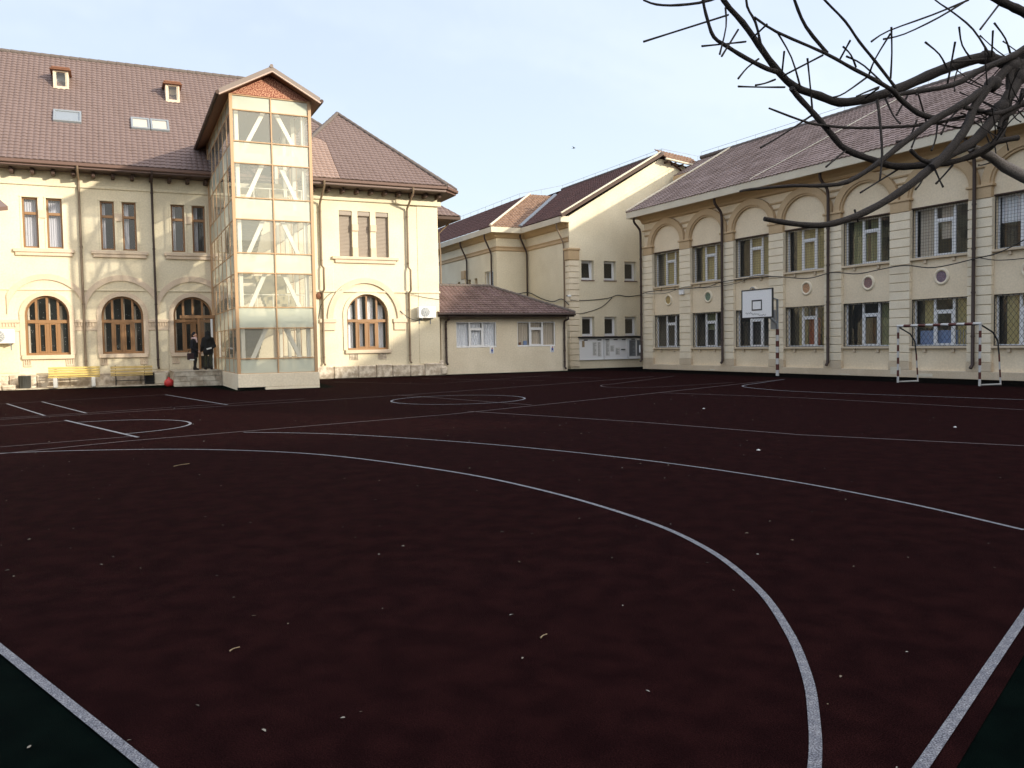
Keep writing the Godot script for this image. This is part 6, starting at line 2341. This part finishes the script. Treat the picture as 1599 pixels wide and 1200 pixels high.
func build_tree() -> void:
	var t := thing("bare_tree", "leafless tree whose dark pollarded branches reach in from the upper right", "tree", shift(6.75, 0, -2.6))
	var off := shift(-6.75, 0, 2.6)
	var s := nst()
	var p := smooth_path([Vector3(6.75, -0.1, -2.6), Vector3(6.72, 0.25, -2.62), Vector3(6.64, 1.0, -2.68), Vector3(6.7, 1.8, -2.75), Vector3(6.66, 2.35, -2.84), Vector3(6.6, 2.75, -2.9)], 4)
	var r := []
	for i in p.size():
		var u := float(i) / (p.size() - 1)
		r.append(lerpf(0.2, 0.14, smoothstep(0.0, 0.3, u)) * (1.0 + 0.05 * sin(i * 1.7)))
	tube(s, p, r, 14)
	mk("trunk", s, M.bark, t, off)
	for e in [[Vector3(6.62, 2.6, -2.88), Vector3(7.2, 3.6, -2.4), Vector3(7.5, 4.9, -2.2), Vector3(7.9, 6.0, -2.4)], [Vector3(6.62, 2.6, -2.88), Vector3(6.9, 3.7, -3.6), Vector3(7.0, 5.0, -4.4), Vector3(7.6, 6.2, -5.0)], [Vector3(6.62, 2.6, -2.88), Vector3(7.6, 3.3, -3.2), Vector3(8.7, 4.2, -3.0), Vector3(9.6, 4.9, -3.4)]]:
		s = nst()
		var q := smooth_path(e, 4)
		var rr := []
		for i in q.size():
			rr.append(lerpf(0.09, 0.02, float(i) / (q.size() - 1)))
		tube(s, q, rr, 9)
		mk("limb", s, M.bark, t, off)
	limb(t, "limb", [6.613,2.522,-2.900, 5.926,3.306,-3.209, 5.506,3.459,-3.358, 5.226,3.372,-3.427, 5.067,3.316,-3.440, 4.909,3.333,-3.457, 4.716,3.286,-3.487, 4.490,3.195,-3.531, 4.266,3.098,-3.573, 4.048,3.028,-3.614, 3.868,2.997,-3.638, 3.727,3.021,-3.648, 3.556,3.063,-3.673, 3.422,3.157,-3.682, 3.307,3.267,-3.684, 3.194,3.373,-3.685, 3.067,3.477,-3.692, 2.945,3.665,-3.701], 0.0436, 0.0121)
	limb(t, "limb", [3.364,3.102,-3.605, 3.297,3.107,-3.602, 3.175,3.155,-3.628, 3.058,3.212,-3.651, 2.973,3.254,-3.659, 2.925,3.336,-3.652, 2.886,3.430,-3.640, 2.865,3.552,-3.622], 0.0142, 0.0068)
	limb(t, "limb", [3.457,3.018,-3.590, 3.514,2.986,-3.604, 3.628,2.890,-3.588, 3.746,2.778,-3.569, 3.847,2.705,-3.561, 4.037,2.643,-3.510, 4.170,2.620,-3.489, 4.341,2.633,-3.452, 4.480,2.677,-3.432, 4.692,2.770,-3.380], 0.0143, 0.0231)
	limb(t, "branch", [3.280,3.200,-3.628, 3.257,3.240,-3.613, 3.218,3.351,-3.610, 3.163,3.429,-3.613, 3.143,3.523,-3.600], 0.0080, 0.0061)
	limb(t, "branch", [4.403,2.902,-3.413, 4.268,2.920,-3.422, 4.130,2.993,-3.436, 4.056,3.023,-3.418, 3.911,3.079,-3.434, 3.765,3.126,-3.450, 3.593,3.194,-3.480, 3.321,3.297,-3.559, 3.178,3.360,-3.574], 0.0170, 0.0061)
	limb(t, "branch", [3.684,3.228,-3.549, 3.531,3.353,-3.555, 3.428,3.476,-3.536, 3.334,3.623,-3.514], 0.0108, 0.0069)
	limb(t, "branch", [4.112,3.056,-3.448, 3.961,3.190,-3.460, 3.833,3.283,-3.459, 3.718,3.376,-3.453, 3.572,3.471,-3.460, 3.457,3.552,-3.453], 0.0092, 0.0052)
	limb(t, "limb", [5.523,3.624,-3.254, 5.120,3.379,-3.358, 4.971,3.307,-3.351, 4.743,3.211,-3.380, 4.532,3.106,-3.400, 4.215,3.042,-3.472, 4.080,3.009,-3.460], 0.0240, 0.0111)
	limb(t, "limb", [6.508,2.465,-2.836, 5.735,3.154,-3.177, 5.320,3.343,-3.321, 5.114,3.288,-3.353, 4.962,3.233,-3.360, 4.827,3.131,-3.356, 4.692,3.059,-3.354, 4.561,2.987,-3.349, 4.354,2.881,-3.380, 4.225,2.805,-3.374, 4.050,2.692,-3.389, 3.901,2.595,-3.392, 3.702,2.486,-3.417, 3.517,2.457,-3.441, 3.336,2.449,-3.464, 3.089,2.422,-3.517, 3.007,2.403,-3.493], 0.0367, 0.0051)
	limb(t, "limb", [6.605,2.431,-2.844, 5.846,3.123,-3.163, 5.380,3.370,-3.319, 5.145,3.290,-3.349, 4.999,3.133,-3.331, 4.845,2.979,-3.318, 4.698,2.848,-3.303, 4.547,2.742,-3.292, 4.359,2.655,-3.298, 4.194,2.562,-3.294, 4.032,2.464,-3.288, 3.808,2.341,-3.310, 3.590,2.257,-3.331, 3.410,2.222,-3.336, 3.223,2.225,-3.348, 3.047,2.241,-3.354], 0.0412, 0.0124)
	limb(t, "limb", [6.683,2.018,-2.785, 5.971,2.269,-3.066, 5.182,2.612,-3.388, 4.935,2.731,-3.443, 4.771,2.774,-3.453], 0.0494, 0.0235)
	limb(t, "limb", [5.052,3.298,-3.349, 4.979,3.212,-3.347, 4.942,3.067,-3.325, 4.877,2.886,-3.314, 4.818,2.799,-3.306, 4.705,2.710,-3.323, 4.553,2.661,-3.361, 4.444,2.641,-3.379], 0.0255, 0.0132)
	limb(t, "limb", [4.810,3.141,-3.344, 4.654,2.984,-3.343, 4.556,2.856,-3.316, 4.447,2.760,-3.296, 4.315,2.652,-3.286, 4.193,2.572,-3.273], 0.0250, 0.0235)
	limb(t, "branch", [3.946,2.965,-3.433, 3.922,2.842,-3.394, 3.894,2.643,-3.352, 3.843,2.486,-3.323], 0.0091, 0.0053)
	limb(t, "branch", [5.613,3.103,-3.183, 5.074,3.023,-3.323, 4.660,2.940,-3.404, 4.353,2.865,-3.434, 3.914,2.828,-3.530, 3.630,2.824,-3.553, 3.461,2.825,-3.522, 3.232,2.867,-3.522], 0.0120, 0.0052)
	limb(t, "branch", [3.191,3.557,-3.579, 2.936,3.437,-3.638, 2.749,3.392,-3.668, 2.612,3.377,-3.677, 2.523,3.381,-3.664], 0.0087, 0.0050)
	limb(t, "branch", [4.458,3.286,-2.854, 4.371,3.314,-2.869, 4.289,3.336,-2.881, 4.203,3.360,-2.895, 4.094,3.411,-2.922], 0.0254, 0.0182)
	limb(t, "branch", [4.887,2.792,-3.233, 4.742,2.762,-3.273, 4.631,2.705,-3.295, 4.503,2.649,-3.324, 4.378,2.620,-3.354, 4.256,2.642,-3.385, 4.176,2.697,-3.398], 0.0171, 0.0111)
	limb(t, "branch", [5.121,3.089,-3.194, 4.919,2.989,-3.257, 4.775,2.935,-3.294, 4.653,2.953,-3.325, 4.558,2.963,-3.343], 0.0173, 0.0113)
	limb(t, "branch", [4.978,3.092,-3.262, 4.919,2.973,-3.265, 4.825,2.912,-3.288, 4.786,2.851,-3.284], 0.0154, 0.0114)
	limb(t, "twig", [3.102,3.404,-3.693, 2.604,3.221,-3.786], 0.0060, 0.0034)
	limb(t, "twig", [3.084,3.441,-3.697, 3.043,3.313,-3.643, 2.966,3.144,-3.603], 0.0060, 0.0034)
	limb(t, "twig", [3.160,3.329,-3.682, 2.992,3.142,-3.619], 0.0060, 0.0034)
	limb(t, "twig", [3.206,3.267,-3.673, 3.079,3.237,-3.666, 2.907,3.204,-3.679], 0.0060, 0.0035)
	limb(t, "twig", [3.285,3.179,-3.659, 3.183,3.110,-3.637, 3.095,3.033,-3.608], 0.0061, 0.0035)
	limb(t, "twig", [3.449,3.035,-3.631, 3.289,3.019,-3.639, 3.129,3.007,-3.648], 0.0061, 0.0035)
	limb(t, "twig", [3.388,3.073,-3.641, 3.292,3.034,-3.617, 3.202,3.006,-3.592], 0.0061, 0.0035)
	limb(t, "twig", [3.244,3.288,-3.669, 3.237,3.320,-3.541], 0.0060, 0.0035)
	limb(t, "twig", [3.430,3.095,-3.636, 3.360,3.193,-3.542], 0.0061, 0.0035)
	limb(t, "twig", [3.549,3.043,-3.617, 3.465,3.190,-3.598, 3.352,3.316,-3.592], 0.0062, 0.0035)
	limb(t, "twig", [3.443,3.099,-3.634, 3.555,3.170,-3.452], 0.0061, 0.0035)
	limb(t, "twig", [3.625,2.907,-3.600, 3.572,3.053,-3.567, 3.518,3.173,-3.532], 0.0062, 0.0036)
	limb(t, "twig", [3.628,2.893,-3.599, 3.442,2.778,-3.614, 3.267,2.681,-3.626], 0.0062, 0.0036)
	limb(t, "twig", [4.881,3.330,-3.412, 4.766,3.477,-3.441, 4.630,3.572,-3.477, 4.511,3.635,-3.504, 4.432,3.701,-3.512], 0.0066, 0.0038)
	limb(t, "twig", [4.737,3.652,-3.451, 4.502,3.551,-3.513, 4.225,3.444,-3.594, 4.096,3.367,-3.607], 0.0066, 0.0038)
	limb(t, "twig", [4.728,3.651,-3.453, 4.534,3.534,-3.494, 4.308,3.423,-3.551, 4.159,3.380,-3.575], 0.0066, 0.0038)
	limb(t, "twig", [4.163,3.136,-3.527, 4.124,3.266,-3.486, 4.075,3.395,-3.449], 0.0064, 0.0037)
	limb(t, "twig", [4.013,3.147,-3.551, 4.000,3.220,-3.495, 4.034,3.343,-3.419], 0.0063, 0.0036)
	limb(t, "twig", [4.565,3.226,-3.463, 4.472,3.291,-3.444, 4.345,3.343,-3.440], 0.0065, 0.0038)
	limb(t, "twig", [4.566,3.134,-3.459, 4.506,3.344,-3.366], 0.0065, 0.0038)
	limb(t, "twig", [4.757,3.282,-3.432, 4.645,3.359,-3.423, 4.576,3.449,-3.394], 0.0066, 0.0038)
	limb(t, "twig", [4.895,3.324,-3.409, 4.792,3.436,-3.331], 0.0067, 0.0038)
	limb(t, "twig", [5.033,3.353,-3.385, 4.950,3.423,-3.362, 4.835,3.495,-3.354], 0.0067, 0.0038)
	limb(t, "twig", [4.973,3.658,-3.410, 4.739,3.451,-3.376], 0.0067, 0.0038)
	limb(t, "twig", [4.202,2.609,-3.498, 4.033,2.521,-3.506, 3.895,2.452,-3.502], 0.0064, 0.0037)
	limb(t, "twig", [4.456,2.619,-3.456, 4.420,2.554,-3.402, 4.388,2.490,-3.348], 0.0065, 0.0037)
	limb(t, "twig", [4.585,2.648,-3.435, 4.487,2.583,-3.411, 4.383,2.516,-3.390], 0.0066, 0.0038)
	limb(t, "twig", [4.017,3.144,-3.550, 3.838,3.028,-3.563, 3.730,2.986,-3.545], 0.0063, 0.0036)
	limb(t, "twig", [4.081,3.082,-3.537, 3.953,3.032,-3.529, 3.863,2.993,-3.503], 0.0064, 0.0037)
	limb(t, "twig", [3.845,2.704,-3.558, 3.641,2.582,-3.515], 0.0063, 0.0036)
	limb(t, "twig", [4.410,2.880,-3.475, 4.319,3.035,-3.460, 4.253,3.025,-3.424], 0.0065, 0.0037)
	limb(t, "twig", [4.123,3.017,-3.528, 4.109,2.903,-3.462, 4.093,2.839,-3.400], 0.0064, 0.0037)
	limb(t, "twig", [4.276,3.042,-3.504, 4.111,2.898,-3.441], 0.0064, 0.0037)
	limb(t, "twig", [4.338,2.903,-3.488, 4.241,2.787,-3.461, 4.121,2.748,-3.449], 0.0065, 0.0037)
	limb(t, "twig", [3.927,3.185,-3.566, 3.854,3.236,-3.537, 3.768,3.263,-3.513], 0.0063, 0.0036)
	limb(t, "twig", [3.820,3.224,-3.584, 3.780,3.287,-3.474], 0.0063, 0.0036)
	limb(t, "twig", [4.178,3.051,-3.521, 3.981,3.196,-3.555, 3.841,3.233,-3.557], 0.0064, 0.0037)
	limb(t, "twig", [3.986,3.015,-3.550, 3.955,3.030,-3.432], 0.0063, 0.0036)
	limb(t, "twig", [4.851,3.305,-3.416, 4.560,3.249,-3.418], 0.0066, 0.0038)
	limb(t, "twig", [4.386,2.594,-3.466, 4.307,2.522,-3.434, 4.226,2.475,-3.403], 0.0065, 0.0037)
	limb(t, "twig", [3.908,2.293,-3.531, 3.797,2.341,-3.454], 0.0063, 0.0036)
	limb(t, "twig", [4.653,2.997,-3.438, 4.526,2.898,-3.427, 4.434,2.808,-3.398], 0.0066, 0.0038)
	limb(t, "twig", [4.796,3.076,-3.416, 4.693,2.944,-3.391, 4.573,2.853,-3.377], 0.0066, 0.0038)
	limb(t, "twig", [4.912,3.024,-3.393, 4.799,2.943,-3.376, 4.658,2.879,-3.373], 0.0067, 0.0038)
	limb(t, "twig", [4.930,2.869,-3.383, 4.911,2.951,-3.330, 4.924,3.010,-3.261], 0.0067, 0.0038)
	limb(t, "twig", [4.649,2.874,-3.433, 4.508,2.876,-3.434, 4.369,2.885,-3.434], 0.0066, 0.0038)
	limb(t, "twig", [4.489,2.923,-3.463, 4.421,2.794,-3.422, 4.341,2.705,-3.389], 0.0065, 0.0037)
	limb(t, "twig", [4.372,2.840,-3.479, 4.284,2.785,-3.452, 4.209,2.719,-3.417], 0.0065, 0.0037)
	# fine twigs that spring from the limbs, most of them near the knotted fork
	var rng := RandomNumberGenerator.new()
	rng.seed = 77
	var hosts := []
	for o in t.get_children():
		if o is MeshInstance3D and o.has_meta("axis"):
			hosts.append(o.get_meta("axis"))
	for k in 150:
		var ax: Array = hosts[rng.randi() % hosts.size()]
		var i := rng.randi_range(1, ax.size() - 2)
		var b: Vector3 = ax[i]
		if b.distance_to(Vector3(6.6, 2.75, -2.9)) > 2.1:
			continue
		var d: Vector3 = (ax[i + 1] - ax[i - 1]).normalized()
		var side := d.cross(Vector3(rng.randf_range(-1, 1), rng.randf_range(-1, 1), rng.randf_range(-1, 1))).normalized()
		var dir := (side + d * rng.randf_range(-0.3, 0.7) + Vector3(0, 0.35, 0)).normalized()
		var l := rng.randf_range(0.08, 0.34)
		var bend := side.cross(dir) * l * rng.randf_range(-0.25, 0.25)
		var q := smooth_path([b, b + dir * l * 0.5 + bend, b + dir * l], 3)
		var rr := []
		for j in q.size():
			rr.append(lerpf(0.0052, 0.0028, float(j) / (q.size() - 1)))
		rr[-1] = 0.0055
		s = nst()
		tube(s, q, rr, 5)
		mk("twig", s, M.bark, t, off)
	# knots where the branches were cut back year after year
	for ax in [hosts[0], hosts[8], hosts[9]]:
		for u in [6, 11, 15]:
			var c: Vector3 = ax[u]
			var d: Vector3 = (ax[u + 1] - c).normalized()
			s = nst()
			tube(s, smooth_path([c - d * 0.07, c - d * 0.03, c + d * 0.02, c + d * 0.06], 2), [0.012, 0.03, 0.042, 0.046, 0.042, 0.03, 0.012], 8)
			mk("knot", s, M.bark, t, off)

# ---------- litter ----------
func build_litter() -> void:
	var rng := RandomNumberGenerator.new()
	rng.seed = 21
	var s := nst()
	quad(s, Vector3(-0.03, 0.004, -0.012), Vector3(-0.026, 0.008, 0.014), Vector3(0.0, 0.012, 0.018), Vector3(0.002, 0.006, -0.016))
	quad(s, Vector3(0.002, 0.006, -0.016), Vector3(0.0, 0.012, 0.018), Vector3(0.036, 0.003, 0.008), Vector3(0.034, 0.002, -0.004))
	s.generate_normals()
	var leaf := s.commit()
	var lm: StandardMaterial3D = M.leaf_dry.duplicate()
	lm.vertex_color_use_as_albedo = true
	lm.albedo_color = Color(0.75, 0.75, 0.75)
	leaf.surface_set_material(0, lm)
	var mm := MultiMesh.new()
	mm.transform_format = MultiMesh.TRANSFORM_3D
	mm.use_colors = true
	mm.mesh = leaf
	mm.instance_count = 700
	for i in 700:
		var d := 3.0 + 34.0 * pow(rng.randf(), 0.8)
		var a := rng.randf_range(-0.62, 0.62) + 0.44
		var p := Vector3(sin(a) * d, 0.006, -cos(a) * d)
		p.x = clampf(p.x, -6.0, 27.0)
		var sc := rng.randf_range(0.16, 0.46)
		mm.set_instance_transform(i, Transform3D(Basis(Vector3.UP, rng.randf() * TAU).scaled(Vector3.ONE * sc), p))
		var g := rng.randf()
		mm.set_instance_color(i, Color(0.30, 0.21, 0.12).lerp(Color(0.66, 0.62, 0.54), g * g) if g > 0.25 else Color(0.10, 0.07, 0.045))
	var o := MultiMeshInstance3D.new()
	o.name = "fallen_leaves"
	o.multimesh = mm
	o.set_meta("label", "scattered dry leaf fragments and crumbs on the red court")
	o.set_meta("category", "leaves")
	stuff(o)
	add_child(o)
	# a few twigs and scraps that can be told apart
	var tw := [[Vector3(0.75, 0.012, -12.35), 0.13, "pale twig near the left end of the painted arc"], [Vector3(0.51, 0.012, -4.6), 0.032, "short pale twig in the left foreground of the court"], [Vector3(2.06, 0.012, -4.0), 0.032, "short straight twig in the dark foreground, left of the thick painted arc"]]
	for e in tw:
		var t := thing("twig", e[2], "twig", Transform3D(Basis(Vector3.UP, 0.5 + e[1]), e[0]))
		s = nst()
		var l: float = e[1]
		tube(s, smooth_path([Vector3(-l, 0, 0), Vector3(-l * 0.3, 0.006, l * 0.03), Vector3(l * 0.4, 0.004, 0.0), Vector3(l, 0.002, l * 0.03)]), [0.005, 0.0045, 0.004, 0.003], 5)
		mk("stem", s, M.leaf_dry, t)
	var sc := [[Vector3(8.35, 0.012, -9.33), 0.045, "largest pale paper scrap lying between the two painted arcs"], [Vector3(13.3, 0.012, -9.87), 0.045, "pale scrap on the court below the handball goal"], [Vector3(12.4, 0.012, -15.7), 0.05, "pale scrap on the worn line in the middle of the court"]]
	for e in sc:
		var t := thing("paper_scrap", e[2], "scrap", Transform3D(Basis(Vector3.UP, 0.8), e[0]))
		s = nst()
		var l: float = e[1]
		for k in 5:
			var a := TAU * k / 5
			var b := TAU * (k + 1) / 5
			tri(s, Vector3(0, 0.02, 0), Vector3(l * cos(b) * (0.6 + 0.4 * sin(k * 3.0)), 0.0, l * 0.7 * sin(b)), Vector3(l * cos(a), 0.004, l * 0.7 * sin(a)))
		mk("sheet", s, M.paper, t)
